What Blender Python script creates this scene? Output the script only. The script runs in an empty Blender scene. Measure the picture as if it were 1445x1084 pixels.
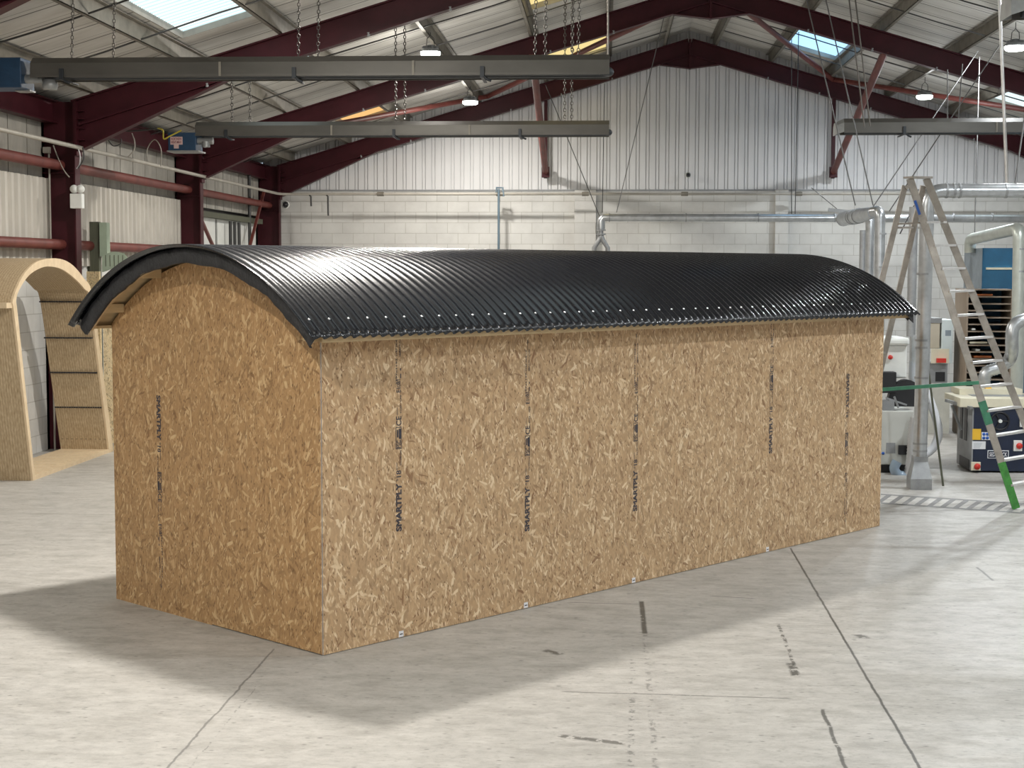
import bpy, bmesh, math, random
from mathutils import Vector, Matrix
random.seed(7)
S = bpy.context.scene
COL = S.collection
# ------------------------------------------------------------------ camera
F, PIT, ROLL, YAW, HC = 2144.33, 0.07528, 0.00235, 0.06147, 2.38789
O = Vector((0, 0, HC))
def ray(x, y):
    x -= 722.5; y -= 542
    c, s = math.cos(ROLL), math.sin(ROLL)
    px, py = c*x + s*y, -s*x + c*y
    d = (px/F, 1.0, -py/F)
    c, s = math.cos(PIT), math.sin(PIT)
    yy, z = c*d[1] + s*d[2], -s*d[1] + c*d[2]
    c, s = math.cos(YAW), math.sin(YAW)
    return Vector((c*d[0] - s*yy, s*d[0] + c*yy, z))
def at(x, y, X=None, Y=None, Z=None):
    r = ray(x, y)
    if X is not None: t = X / r.x
    elif Y is not None: t = Y / r.y
    else: t = (Z - HC) / r.z
    return O + r*t
fw = ray(722.5, 542); rt = (ray(723.5, 542) - fw).normalized(); up = (fw - ray(722.5, 543)).normalized()
fwn = fw.normalized()
cam = bpy.data.cameras.new('camera'); camo = bpy.data.objects.new('camera', cam); COL.objects.link(camo)
M = Matrix((rt, up, -fwn)).transposed().to_4x4(); M.translation = O
camo.matrix_world = M
cam.sensor_width = 36; cam.lens = F/1445*36; cam.clip_end = 200; cam.clip_start = 0.05
S.camera = camo
S.view_settings.view_transform = 'Standard'; S.view_settings.look = 'None'
S.view_settings.gamma = 1; S.view_settings.use_curve_mapping = False
S.view_settings.exposure = 0.55

# ------------------------------------------------------------------ materials
class NT:
    def __init__(s, name):
        s.m = bpy.data.materials.new(name); s.m.use_nodes = True
        s.t = s.m.node_tree; s.t.nodes.clear()
        s.out = s.t.nodes.new('ShaderNodeOutputMaterial')
        s.b = s.t.nodes.new('ShaderNodeBsdfPrincipled'); s.l(s.b.outputs[0], s.out.inputs[0])
    def n(s, t, **k):
        o = s.t.nodes.new(t)
        for a, v in k.items(): setattr(o, a, v)
        return o
    def l(s, a, b): s.t.links.new(a, b)
    def sock(s, v, i):
        if isinstance(v, bpy.types.NodeSocket): s.l(v, i)
        elif v is not None:
            if hasattr(i.default_value, '__len__') and not hasattr(v, '__len__'): v = (v,)*len(i.default_value)
            elif hasattr(v, '__len__') and len(v) == 3 and len(i.default_value) == 4: v = (*v, 1)
            i.default_value = v
    def math(s, op, a, b=None, c=None, clamp=False):
        o = s.n('ShaderNodeMath', operation=op, use_clamp=clamp)
        for k, v in enumerate((a, b, c)):
            if v is not None: s.sock(v, o.inputs[k])
        return o.outputs[0]
    def vmath(s, op, a, b=None):
        o = s.n('ShaderNodeVectorMath', operation=op)
        s.sock(a, o.inputs[0])
        if b is not None: s.sock(b, o.inputs[1])
        return o.outputs[1] if op in ('DOT_PRODUCT', 'LENGTH', 'DISTANCE') else o.outputs[0]
    def mix(s, f, a, b, mode='MIX'):
        o = s.n('ShaderNodeMix', data_type='RGBA', blend_type=mode)
        s.sock(f, o.inputs[0]); s.sock(a, o.inputs[6]); s.sock(b, o.inputs[7])
        return o.outputs[2]
    def coord(s, kind='Object'): return s.n('ShaderNodeTexCoord').outputs[kind]
    def noise(s, vec, scale, detail=3, rough=.5, out=0):
        o = s.n('ShaderNodeTexNoise'); s.sock(vec, o.inputs['Vector'])
        o.inputs['Scale'].default_value = scale; o.inputs['Detail'].default_value = detail; o.inputs['Roughness'].default_value = rough
        return o.outputs[out]
    def mapr(s, v, a, b, c=0.0, d=1.0):
        o = s.n('ShaderNodeMapRange'); s.sock(v, o.inputs[0])
        for k, q in zip((1, 2, 3, 4), (a, b, c, d)): o.inputs[k].default_value = q
        return o.outputs[0]
    def scale(s, vec, sc, rot=(0, 0, 0), loc=(0, 0, 0)):
        o = s.n('ShaderNodeMapping'); s.sock(vec, o.inputs[0])
        o.inputs['Scale'].default_value = sc; o.inputs['Rotation'].default_value = rot; o.inputs['Location'].default_value = loc
        return o.outputs[0]
    def sep(s, v):
        o = s.n('ShaderNodeSeparateXYZ'); s.sock(v, o.inputs[0]); return o.outputs
    def comb(s, x, y, z=0.0):
        o = s.n('ShaderNodeCombineXYZ')
        for i, v in enumerate((x, y, z)): s.sock(v, o.inputs[i])
        return o.outputs[0]
    def bump(s, h, strength=.3, dist=.01):
        o = s.n('ShaderNodeBump'); s.sock(h, o.inputs['Height'])
        o.inputs['Strength'].default_value = strength; o.inputs['Distance'].default_value = dist
        s.l(o.outputs[0], s.b.inputs['Normal'])
    def set(s, col=None, rough=None, metal=None, spec=None):
        if col is not None: s.sock(col, s.b.inputs['Base Color'])
        if rough is not None: s.sock(rough, s.b.inputs['Roughness'])
        if metal is not None: s.sock(metal, s.b.inputs['Metallic'])
        if spec is not None: s.b.inputs['Specular IOR Level'].default_value = spec

def plain(name, col, rough=.6, metal=0, var=.12, vs=6, stretch=(1, 1, 1), spec=.5):
    t = NT(name); v = t.scale(t.coord('Generated') if False else t.coord(), stretch)
    n = t.mapr(t.noise(v, vs, 4, .6), .25, .75, 1-var, 1+var)
    c = t.mix(1, (*col, 1), t.comb(n, n, n), 'MULTIPLY')
    t.set(c, rough, metal, spec); return t.m

def glow(name, col, st):
    t = NT(name); t.set((0, 0, 0, 1), .5)
    t.b.inputs['Emission Color'].default_value = (*col, 1); t.b.inputs['Emission Strength'].default_value = st
    return t.m

def osb(name, base, seed, dark=(.20, .095, .035), light=(.70, .53, .31)):
    """oriented strand board: layers of long flakes, each flake its own tone"""
    t = NT(name); co = t.sep(t.coord())
    u = t.math('ADD', co[0], co[1]); v = co[2]
    p = t.comb(u, v, 0.0)
    wob = t.noise(p, 9, 2, .5, 1)
    off = t.vmath('SCALE', t.vmath('SUBTRACT', wob, (.5, .5, .5)))
    off.node.inputs['Scale'].default_value = .035
    p = t.vmath('ADD', p, off)
    col = t.mix(t.mapr(t.noise(p, 3.0, 3), .3, .7), tuple(x*.90 for x in base), tuple(min(1, x*1.08) for x in base))
    rnd = random.Random(seed)
    h = None
    lay = [(-6, 44, 11, .25), (18, 52, 14, .35), (-24, 50, 13, .35), (50, 50, 15, .40), (-52, 54, 14, .42), (4, 85, 17, .50), (34, 62, 15, .58), (-38, 66, 14, .60), (9, 40, 10, .74), (-14, 90, 22, .5), (24, 34, 9.5, .90), (-31, 36, 10, .90), (3, 52, 8, .90), (62, 40, 11, .92), (-70, 44, 11, .93)]
    for ang, sx, sy, th in lay:
        q = t.scale(p, (sx, sy, 1), (0, 0, 0), (rnd.random()*50, rnd.random()*50, 0))
        # rotate first, then scale
        rot = t.n('ShaderNodeVectorRotate', rotation_type='Z_AXIS'); t.l(p, rot.inputs['Vector']); rot.inputs['Angle'].default_value = math.radians(ang)
        t.l(rot.outputs[0], q.node.inputs[0])
        vo = t.n('ShaderNodeTexVoronoi', voronoi_dimensions='2D'); t.l(q, vo.inputs['Vector']); vo.inputs['Scale'].default_value = 1; vo.inputs['Randomness'].default_value = 1
        cs = t.n('ShaderNodeSeparateColor'); t.l(vo.outputs['Color'], cs.inputs[0])
        on = t.math('GREATER_THAN', cs.outputs[0], th)
        inside = t.mapr(vo.outputs['Distance'], .55, .36)
        m = t.math('MULTIPLY', on, inside)
        # grain of the flake
        g = t.noise(t.scale(q, (5, .35, 1)), 1.6, 2)
        tone = t.math('ADD', t.math('MULTIPLY', cs.outputs[1], .9), t.math('MULTIPLY', g, .25))
        ramp = t.n('ShaderNodeValToRGB'); t.l(tone, ramp.inputs[0])
        e = ramp.color_ramp.elements
        e[0].position = .10; e[0].color = (*[d*1.0 for d in dark], 1)
        e[1].position = 1.0; e[1].color = (*light, 1)
        a = e.new(.23); a.color = (*[b*.74 for b in base], 1)
        a = e.new(.38); a.color = (*[b*.92 for b in base], 1)
        a = e.new(.60); a.color = (*base, 1)
        a = e.new(.82); a.color = (*[min(1, b*1.13) for b in base], 1)
        col = t.mix(t.math('MULTIPLY', m, .86), col, ramp.outputs[0])
        hh = t.math('MULTIPLY', m, cs.outputs[2]); h = hh if h is None else t.math('MAXIMUM', h, hh)
    # small dark resin specks
    vo = t.n('ShaderNodeTexVoronoi', voronoi_dimensions='2D'); t.l(t.scale(p, (90, 40, 1)), vo.inputs['Vector']); vo.inputs['Scale'].default_value = 1
    cs = t.n('ShaderNodeSeparateColor'); t.l(vo.outputs['Color'], cs.inputs[0])
    sp = t.math('MULTIPLY', t.math('GREATER_THAN', cs.outputs[0], .945), t.mapr(vo.outputs['Distance'], .40, .25))
    col = t.mix(t.math('MULTIPLY', sp, .8), col, (.10, .05, .02, 1))
    t.set(col, .62, 0, .35); t.bump(h, .35, .002)
    return t.m

MT = {}
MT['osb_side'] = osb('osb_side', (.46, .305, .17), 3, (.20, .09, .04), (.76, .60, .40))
MT['osb_gable_shaded'] = osb('osb_gable_shaded', (.385, .23, .105), 5, (.20, .10, .04), (.62, .44, .24))  # warmer board tint, made darker to paint in the gable's weaker light
MT['osb_pale'] = osb('osb_pale', (.84, .68, .42), 8, (.3,.18,.08), (.85,.72,.5))
MT['ink'] = plain('ink', (.035, .035, .05), .7, var=.3, vs=60)
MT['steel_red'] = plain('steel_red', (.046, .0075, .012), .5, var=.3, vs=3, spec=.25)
MT['steel_red_bright'] = plain('tube_red', (.135, .036, .030), .5, var=.3, vs=3, spec=.3)  # lighter red of the bracing tubes, wall rails and wall braces
MT['galv'] = plain('galv', (.20, .185, .155), .5, .25, var=.3, vs=5)
MT['galv_grey'] = plain('galv_grey', (.30, .31, .31), .45, .4, var=.25, vs=5)
MT['duct'] = plain('duct', (.48, .50, .52), .30, .85, var=.2, vs=8)
MT['duct_dull'] = plain('duct_dull', (.33, .34, .35), .42, .6, var=.2, vs=8)
MT['heater'] = plain('heater', (.095, .09, .08), .45, .3, var=.25, vs=3, stretch=(.4, 1, 1))
MT['heater_dark'] = plain('heater_dark', (.03, .035, .042), .5, .3, var=.2)
MT['navy'] = plain('navy', (.012, .045, .10), .5, var=.25)
MT['machine_blue'] = plain('machine_blue', (.004, .011, .036), .4, var=.2)
MT['cab_blue'] = plain('cab_blue', (.008, .10, .21), .45, var=.15)
MT['cab_grey'] = plain('cab_grey', (.24, .29, .34), .5, var=.15)
MT['white_paint'] = plain('white_paint', (.72, .74, .72), .45, var=.06)
MT['cream'] = plain('cream', (.66, .62, .48), .5, var=.08)
MT['grey_mid'] = plain('grey_mid', (.25, .26, .27), .5, var=.15)
MT['black'] = plain('black', (.012, .012, .015), .5, var=.2)
MT['alu'] = plain('alu', (.34, .31, .275), .45, .55, var=.25, vs=10)
MT['alu_bright'] = plain('alu_bright', (.62, .61, .60), .35, .6, var=.15, vs=10)
MT['green_paint'] = plain('green_paint', (.045, .20, .115), .55, var=.3, vs=12)
MT['green_bright'] = plain('green_bright', (.05, .25, .04), .55, var=.4, vs=14)
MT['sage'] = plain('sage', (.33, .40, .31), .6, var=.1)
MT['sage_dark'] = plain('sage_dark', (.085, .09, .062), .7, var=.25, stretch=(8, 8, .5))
MT['red'] = plain('red', (.55, .03, .02), .35, var=.1)
MT['yellow'] = plain('yellow', (.75, .45, .03), .45, var=.08)
MT['yellow_hose'] = plain('yellow_hose', (.50, .42, .05), .5)
MT['blue'] = plain('blue', (.02, .10, .42), .45)
MT['label_white'] = plain('label_white', (.72, .73, .76), .5, var=.05)
MT['label_pink'] = plain('label_pink', (.60, .42, .40), .5, var=.08)
MT['maroon_ink'] = plain('maroon_ink', (.16, .02, .04), .5)
MT['wire'] = plain('wire', (.15, .15, .15), .55, .2)
MT['wire_dark'] = plain('wire_dark', (.05, .05, .05), .5)
MT['chain'] = plain('chain', (.11, .10, .09), .5, .6)
MT['hook_pipe'] = plain('hook_pipe', (.36, .34, .30), .5, .2)
MT['screw'] = plain('screw', (.75, .76, .78), .3, .6)
MT['pine'] = plain('pine', (.55, .40, .22), .6, var=.15, vs=4, stretch=(1, 1, 6))
MT['ply_grey'] = plain('ply_grey', (.27, .215, .165), .6, var=.12, vs=5, stretch=(8, 8, .6))
MT['orange_brown'] = plain('orange_brown', (.42, .12, .03), .5)
MT['lamp_body'] = plain('lamp_body', (.35, .37, .40), .4, .5)
MT['lamp_glow'] = glow('lamp_glow', (.93, 1, .96), 9)

def m_membrane():
    t = NT('membrane'); v = t.coord()
    n = t.noise(v, 9, 5, .6)
    t.set(t.mix(n, (.012, .012, .014, 1), (.036, .036, .040, 1)), .55, 0, .4); t.bump(n, .8, .03); return t.m
MT['membrane'] = m_membrane()
def m_roof():
    t = NT('roof_sheet'); v = t.coord()
    sp = t.noise(v, 260, 2, .6); big = t.noise(v, 3, 3)
    t.set(t.mix(big, (.0035, .004, .006, 1), (.007, .008, .012, 1)), t.mapr(sp, .3, .7, .13, .30), .0, .75)
    t.bump(sp, .10, .0012); return t.m
MT['roof'] = m_roof()
def m_ply():
    t = NT('kerfed_ply'); c = t.sep(t.coord('Object'))
    g = t.noise(t.scale(t.coord(), (14, 14, 1.1)), 5, 4)
    col = t.mix(t.mapr(g, .3, .7), (.34, .25, .145, 1), (.52, .41, .27, 1))
    k = t.math('FRACT', t.math('MULTIPLY', c[0], 33.0))
    line = t.mapr(t.math('ABSOLUTE', t.math('SUBTRACT', k, .5)), .10, .04)
    col = t.mix(t.math('MULTIPLY', line, .65), col, (.16, .10, .05, 1))
    t.set(col, .6, 0, .3); t.bump(line, -.5, .004); return t.m
MT['kerf'] = m_ply()
def m_plyedge():
    t = NT('ply_face'); g = t.noise(t.scale(t.coord(), (10, 2, 2)), 6, 4)
    t.set(t.mix(g, (.50, .38, .24, 1), (.72, .58, .40, 1)), .6, 0, .3); return t.m
MT['plyface'] = m_plyedge()

def m_concrete():
    t = NT('concrete_floor'); v = t.coord(); c = t.sep(v)
    n1 = t.noise(v, .35, 4, .6); n2 = t.noise(t.scale(v, (.8, 1.8, 1)), 2.6, 8, .72); n3 = t.noise(t.scale(v, (.7, 1.3, 1)), 26, 5, .75)
    col = t.mix(t.mapr(n1, .3, .7), (.385, .372, .35, 1), (.475, .462, .438, 1))
    col = t.mix(t.mapr(n2, .47, .74), col, (.30, .285, .26, 1))
    col = t.mix(t.mapr(n2, .42, .22, 0, .5), col, (.56, .555, .54, 1))
    col = t.mix(t.mapr(n3, .53, .74, 0, .85), col, (.22, .215, .20, 1))
    n4 = t.mapr(t.noise(t.scale(v, (.8, 1.25, 1)), 7, 7, .74), .32, .68, .80, 1.13); col = t.mix(1, col, t.comb(n4, n4, n4), 'MULTIPLY')
    n5 = t.noise(t.scale(v, (1, 1.6, 1)), 70, 3, .7); col = t.mix(t.mapr(n5, .60, .72, 0, .6), col, (.24, .23, .215, 1))
    # streaky scuffs running across the hall
    st = t.noise(t.scale(v, (.7, 9, 1)), 2.5, 5, .7)
    col = t.mix(t.mapr(st, .60, .78, 0, .38), col, (.235, .23, .22, 1))
    pits = t.n('ShaderNodeTexVoronoi'); t.l(t.scale(v, (16, 30, 1)), pits.inputs['Vector']); pits.inputs['Scale'].default_value = 1
    pc = t.n('ShaderNodeSeparateColor'); t.l(pits.outputs['Color'], pc.inputs[0])
    pm = t.math('MULTIPLY', t.math('GREATER_THAN', pc.outputs[0], .90), t.mapr(pits.outputs['Distance'], .30, .12))
    col = t.mix(t.math('MULTIPLY', pm, .7), col, (.12, .12, .11, 1))
    # joints, cracks and worn paint lines (floor coordinates, metres)
    wob = t.math('MULTIPLY', t.math('SUBTRACT', t.noise(v, 5, 4, .7), .5), .05)
    brk = t.noise(v, 14, 3, .7)
    def seg(a, b, w, dark, strength=.85, brok=.0, wb=1.0):
        nonlocal col
        A = at(a[0], a[1], Z=0); B = at(b[0], b[1], Z=0); d = (B-A); L = d.length; d.normalize(); n = Vector((-d.y, d.x))
        along = t.math('SUBTRACT', t.math('ADD', t.math('MULTIPLY', c[0], d.x), t.math('MULTIPLY', c[1], d.y)), A.x*d.x+A.y*d.y)
        off = t.math('SUBTRACT', t.math('ADD', t.math('MULTIPLY', c[0], n.x), t.math('MULTIPLY', c[1], n.y)), A.x*n.x+A.y*n.y)
        off = t.math('ABSOLUTE', t.math('ADD', off, t.math('MULTIPLY', wob, wb)))
        m = t.mapr(off, w, w*.45)
        m = t.math('MULTIPLY', m, t.math('MULTIPLY', t.mapr(along, 0, .03), t.mapr(along, L, L-.03)))
        if brok: m = t.math('MULTIPLY', m, t.mapr(brk, brok, brok+.06))
        col = t.mix(t.math('MULTIPLY', m, strength), col, (*dark, 1))
    K = (.06, .06, .055); G = (.13, .13, .125)
    seg((1115, 773), (1302, 1090), .011, K, .9, 0, .5)
    seg((1160, 1000), (1196, 1090), .014, K, .85, .36, .7)
    seg((1098, 880), (1125, 950), .016, K, .8, .46, .8)
    seg((1115, 935), (1124, 955), .035, K, .85, .42, .8)
    seg((388, 915), (230, 1090), .009, G, .75, 0, .8)
    seg((370, 960), (262, 1090), .006, G, .6, .5, 1.5)
    seg((905, 848), (910, 895), .024, K, .9, .36, .2)
    seg((910, 895), (926, 1090), .022, G, .6, .52, .3)
    seg((893, 930), (890, 1090), .022, G, .7, .52, .3)
    seg((800, 850), (905, 853), .010, K, .85, .30, .3)
    seg((1000, 841), (1068, 845), .010, K, .9, .30, .3)
    seg((790, 976), (1120, 986), .009, G, .9, .34, .5)
    seg((766, 917), (794, 924), .04, K, .85, .38, .6)
    seg((785, 1038), (885, 1050), .035, K, .75, .44, .8)
    seg((1378, 800), (1402, 820), .014, G, .8, .3, .6)
    seg((1210, 895), (1222, 902), .05, K, .8, .40, .3)
    seg((545, 985), (660, 982), .008, G, .6, .5, .8)
    seg((1060, 847), (1300, 852), .010, G, .5, .50, .8)
    t.set(col, t.mapr(n2, .3, .7, .36, .55), 0, .45)
    t.bump(t.math('ADD', n3, t.math('MULTIPLY', n2, 2)), .18, .01)
    return t.m
MT['floor'] = m_concrete()

def m_block(axis):
    t = NT('painted_block'); c = t.sep(t.coord())
    u = c[0] if axis == 'x' else c[1]
    br = t.n('ShaderNodeTexBrick'); br.offset = .5
    t.l(t.comb(u, c[2], 0.0), br.inputs['Vector'])
    br.inputs['Scale'].default_value = 1; br.inputs['Brick Width'].default_value = .45; br.inputs['Row Height'].default_value = .225
    br.inputs['Mortar Size'].default_value = .006; br.inputs['Mortar Smooth'].default_value = .3
    br.inputs['Color1'].default_value = (1, 1, 1, 1); br.inputs['Color2'].default_value = (.93, .93, .93, 1); br.inputs['Mortar'].default_value = (.70, .69, .67, 1)
    n = t.noise(t.coord(), 1.1, 5, .65); f = t.noise(t.coord(), 30, 3)
    base = t.mix(t.mapr(n, .35, .7), (.66, .66, .64, 1), (.54, .535, .52, 1))
    col = t.mix(1, base, br.outputs['Color'], 'MULTIPLY')
    t.set(col, .7, 0, .3); t.bump(t.math('ADD', t.math('MULTIPLY', br.outputs['Fac'], -1.0), t.math('MULTIPLY', f, .4)), .35, .008); return t.m
MT['block_x'] = m_block('x'); MT['block_y'] = m_block('y')
MT['gable_clad'] = plain('gable_clad', (.66, .665, .68), .5, var=.06, vs=2, stretch=(1, 1, .3))
MT['liner_dirty'] = plain('liner_dirty', (.36, .345, .31), .6, var=.3, vs=3, stretch=(1, 1, .5))
def m_ceil():
    t = NT('ceiling_liner'); c = t.sep(t.coord())
    n = t.noise(t.scale(t.coord(), (.5, 2, 1)), 1.6, 5, .65)
    col = t.mix(t.mapr(n, .35, .72), (.62, .61, .58, 1), (.46, .445, .41, 1))
    k = t.math('FRACT', t.math('MULTIPLY', c[1], 1/.62)); d = t.math('ABSOLUTE', t.math('SUBTRACT', k, .5))
    line = t.mapr(d, .030, .018)
    k2 = t.math('FRACT', t.math('ADD', t.math('MULTIPLY', c[1], 1/.62), .22)); l2 = t.mapr(t.math('ABSOLUTE', t.math('SUBTRACT', k2, .5)), .014, .008)
    col = t.mix(t.math('MULTIPLY', line, .9), col, (.05, .048, .045, 1)); col = t.mix(t.math('MULTIPLY', l2, .75), col, (.10, .10, .095, 1))
    t.set(col, .65, 0, .3); return t.m
MT['ceiling'] = m_ceil()
def m_sky(name, a, b, st, freq=6.8):
    t = NT(name); c = t.sep(t.coord()); w = t.math('SINE', t.math('MULTIPLY', c[1], 2*math.pi*freq))
    n = t.noise(t.coord(), 5, 4)
    col = t.mix(t.mapr(w, -1, 1), a, b); col = t.mix(t.mapr(n, .55, .8, 0, .35), col, tuple(x*.75 for x in a[:3])+(1,))
    t.set((.3, .3, .3, 1), .5)
    t.l(col, t.b.inputs['Emission Color']); t.b.inputs['Emission Strength'].default_value = st
    return t.m
MT['sky_white'] = m_sky('rooflight_white', (.48, .70, .74, 1), (.92, 1, 1, 1), .80)
MT['sky_orange'] = m_sky('rooflight_amber', (1.0, .45, .08, 1), (1.0, .60, .20, 1), .6)
MT['sky_yellow'] = m_sky('rooflight_yellow', (.95, .72, .25, 1), (1.0, .80, .32, 1), .58)
MT['sky_blue'] = m_sky('rooflight_blue', (.20, .50, .90, 1), (.45, .75, 1, 1), 1.1)

# ------------------------------------------------------------------ mesh helpers
class MB:
    def __init__(s): s.v = []; s.f = []; s.sm = []
    def add(s, vs, fs, smooth=False):
        o = len(s.v); s.v += [Vector(v) for v in vs]; s.f += [tuple(i+o for i in f) for f in fs]; s.sm += [smooth]*len(fs); return s
    def box(s, a, b):
        x0, y0, z0 = a; x1, y1, z1 = b
        vs = [(x, y, z) for z in (z0, z1) for y in (y0, y1) for x in (x0, x1)]
        return s.add(vs, [(0, 2, 3, 1), (4, 5, 7, 6), (0, 1, 5, 4), (2, 6, 7, 3), (0, 4, 6, 2), (1, 3, 7, 5)])
    def cbox(s, c, sz): return s.box([c[i]-sz[i]/2 for i in range(3)], [c[i]+sz[i]/2 for i in range(3)])
    def beam(s, p, q, w, h, up=(0, 0, 1)):
        """rectangular bar from p to q; w along side, h along up"""
        p, q = Vector(p), Vector(q); d = (q-p).normalized(); u = Vector(up); sd = d.cross(u)
        if sd.length < 1e-4: sd = d.cross(Vector((1, 0, 0)))
        sd.normalize(); u = sd.cross(d).normalized()
        vs = [e + sd*a*w/2 + u*b*h/2 for e in (p, q) for a, b in ((-1, -1), (1, -1), (1, 1), (-1, 1))]
        return s.add(vs, [(3, 2, 1, 0), (4, 5, 6, 7), (0, 1, 5, 4), (1, 2, 6, 5), (2, 3, 7, 6), (3, 0, 4, 7)])
    def tube(s, pts, r, n=10, caps=True, closed=False):
        pts = [Vector(p) for p in pts]; k = len(pts)
        rs = r if hasattr(r, '__len__') else [r]*k
        prev = None; vs = []
        for i, p in enumerate(pts):
            if closed: d = (pts[(i+1) % k]-pts[i-1]).normalized()
            else: d = (pts[min(i+1, k-1)]-pts[max(i-1, 0)]).normalized()
            if prev is None:
                a = d.cross(Vector((0, 0, 1)))
                if a.length < .05: a = d.cross(Vector((1, 0, 0)))
            else: a = prev - d*prev.dot(d)
            a.normalize(); prev = a; b = d.cross(a)
            vs += [p + (a*math.cos(t)+b*math.sin(t))*rs[i] for t in [2*math.pi*j/n for j in range(n)]]
        fs = []
        for i in range(k if closed else k-1):
            i2 = (i+1) % k
            for j in range(n):
                j2 = (j+1) % n; fs.append((i*n+j, i*n+j2, i2*n+j2, i2*n+j))
        s.add(vs, fs, True)
        if caps and not closed:
            s.add([vs[j] for j in range(n)], [tuple(range(n))[::-1]]); s.add([vs[(k-1)*n+j] for j in range(n)], [tuple(range(n))])
        return s
    def cyl(s, p, q, r, n=16): return s.tube([p, q], r, n)
    def sweep(s, prof, p0, p1, caps=True):
        """extrude 3-D polygon prof (list of Vectors) by p1-p0"""
        d = Vector(p1)-Vector(p0); n = len(prof); a = [Vector(v) for v in prof]; b = [v+d for v in a]
        fs = [(i, (i+1) % n, n+(i+1) % n, n+i) for i in range(n)]
        if caps: fs += [tuple(range(n))[::-1], tuple(range(n, 2*n))]
        return s.add(a+b, fs)
    def isec(s, p, q, updir, depth, width, tf=.02, tw=.014):
        """I section from p to q (centre line), web in plane of updir"""
        p, q = Vector(p), Vector(q); d = (q-p).normalized(); u = Vector(updir); u = (u-d*u.dot(d)).normalized(); sd = d.cross(u)
        def bx(cu, hu, hs):
            vs = [e + u*(cu+a*hu) + sd*(b*hs) for e in (p, q) for a, b in ((-1, -1), (-1, 1), (1, 1), (1, -1))]
            s.add(vs, [(3, 2, 1, 0), (4, 5, 6, 7), (0, 1, 5, 4), (1, 2, 6, 5), (2, 3, 7, 6), (3, 0, 4, 7)])
        bx(0, depth/2-tf, tw/2); bx(depth/2-tf/2, tf/2, width/2); bx(-depth/2+tf/2, tf/2, width/2)
        return s
    def revolve(s, prof, c, n=24, axis='z'):
        vs = []; k = len(prof)
        for r, z in prof:
            for j in range(n):
                t = 2*math.pi*j/n
                if axis == 'z': vs.append((c[0]+r*math.cos(t), c[1]+r*math.sin(t), c[2]+z))
                elif axis == 'y': vs.append((c[0]+r*math.cos(t), c[1]+z, c[2]+r*math.sin(t)))
                else: vs.append((c[0]+z, c[1]+r*math.cos(t), c[2]+r*math.sin(t)))
        fs = [(i*n+j, i*n+(j+1) % n, (i+1)*n+(j+1) % n, (i+1)*n+j) for i in range(k-1) for j in range(n)]
        return s.add(vs, fs, True)

ROOT = {}
def link(name, mb, mat, parent=None, local=False, bevel=0, autosm=False):
    off = Vector((0, 0, 0))
    if parent is not None and not local: off = ROOT[parent.name]
    me = bpy.data.meshes.new(name)
    me.from_pydata([tuple(v-off) for v in mb.v], [], mb.f)
    me.polygons.foreach_set('use_smooth', mb.sm)
    bm = bmesh.new(); bm.from_mesh(me); bmesh.ops.recalc_face_normals(bm, faces=bm.faces); bm.to_mesh(me); bm.free()
    me.materials.append(MT[mat] if isinstance(mat, str) else mat)
    o = bpy.data.objects.new(name, me); COL.objects.link(o)
    if parent is not None: o.parent = parent; ROOT[o.name] = off
    else: ROOT[o.name] = off
    if bevel:
        m = o.modifiers.new('bevel', 'BEVEL'); m.width = bevel; m.segments = 2; m.limit_method = 'ANGLE'
    return o
def tag(o, label, cat, group=None, kind=None):
    if label: o['label'] = label
    if cat: o['category'] = cat
    if group: o['group'] = group
    if kind: o['kind'] = kind
    return o
def thing(name, label, cat, loc, group=None, rz=0):
    o = bpy.data.objects.new(name, None); COL.objects.link(o); o.location = loc; o.rotation_euler = (0, 0, rz); o.empty_display_size = .2
    ROOT[o.name] = Vector(loc); return tag(o, label, cat, group)
def solo(name, mb, mat, label, cat, group=None, bevel=0):
    """a thing that is one mesh, origin at its base centre"""
    n = len(mb.v); c = sum(mb.v, Vector())/n; c.z = min(v.z for v in mb.v)
    for i, v in enumerate(mb.v): mb.v[i] = v-c
    o = link(name, mb, mat, bevel=bevel); o.location = c; return tag(o, label, cat, group)
def struct(name, mb, mat):
    o = link(name, mb, mat); o['kind'] = 'structure'; return o

def text_mb(body, height, fit=None, outline=0.0, depth=.0006, bold=.018):
    """letters lying in XY plane, lower-left at origin, as an MB"""
    cu = bpy.data.curves.new('t', 'FONT'); cu.body = body; cu.size = 1; cu.extrude = 0; cu.resolution_u = 3
    cu.offset = 0 if outline else bold
    if outline: cu.fill_mode = 'NONE'; cu.bevel_depth = outline; cu.bevel_resolution = 0
    ob = bpy.data.objects.new('t', cu); COL.objects.link(ob)
    dg = bpy.context.evaluated_depsgraph_get(); me = bpy.data.meshes.new_from_object(ob.evaluated_get(dg))
    vs = [v.co.copy() for v in me.vertices]; fs = [tuple(p.vertices) for p in me.polygons]
    bpy.data.objects.remove(ob); bpy.data.curves.remove(cu); bpy.data.meshes.remove(me)
    x0 = min(v.x for v in vs); x1 = max(v.x for v in vs); y0 = min(v.y for v in vs); y1 = max(v.y for v in vs)
    sy = height/(y1-y0); sx = sy if fit is None else fit/(x1-x0)
    mb = MB(); mb.add([((v.x-x0)*sx, (v.y-y0)*sy, v.z*depth/max(outline, 1e-6) if outline else 0) for v in vs], fs)
    return mb
def place(mb, o, ux, uy):
    """map XY of mb to world frame"""
    o, ux, uy = Vector(o), Vector(ux), Vector(uy); uz = ux.cross(uy)
    r = MB(); r.f = mb.f; r.sm = mb.sm; r.v = [o + ux*v.x + uy*v.y + uz*v.z for v in mb.v]; return r

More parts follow.
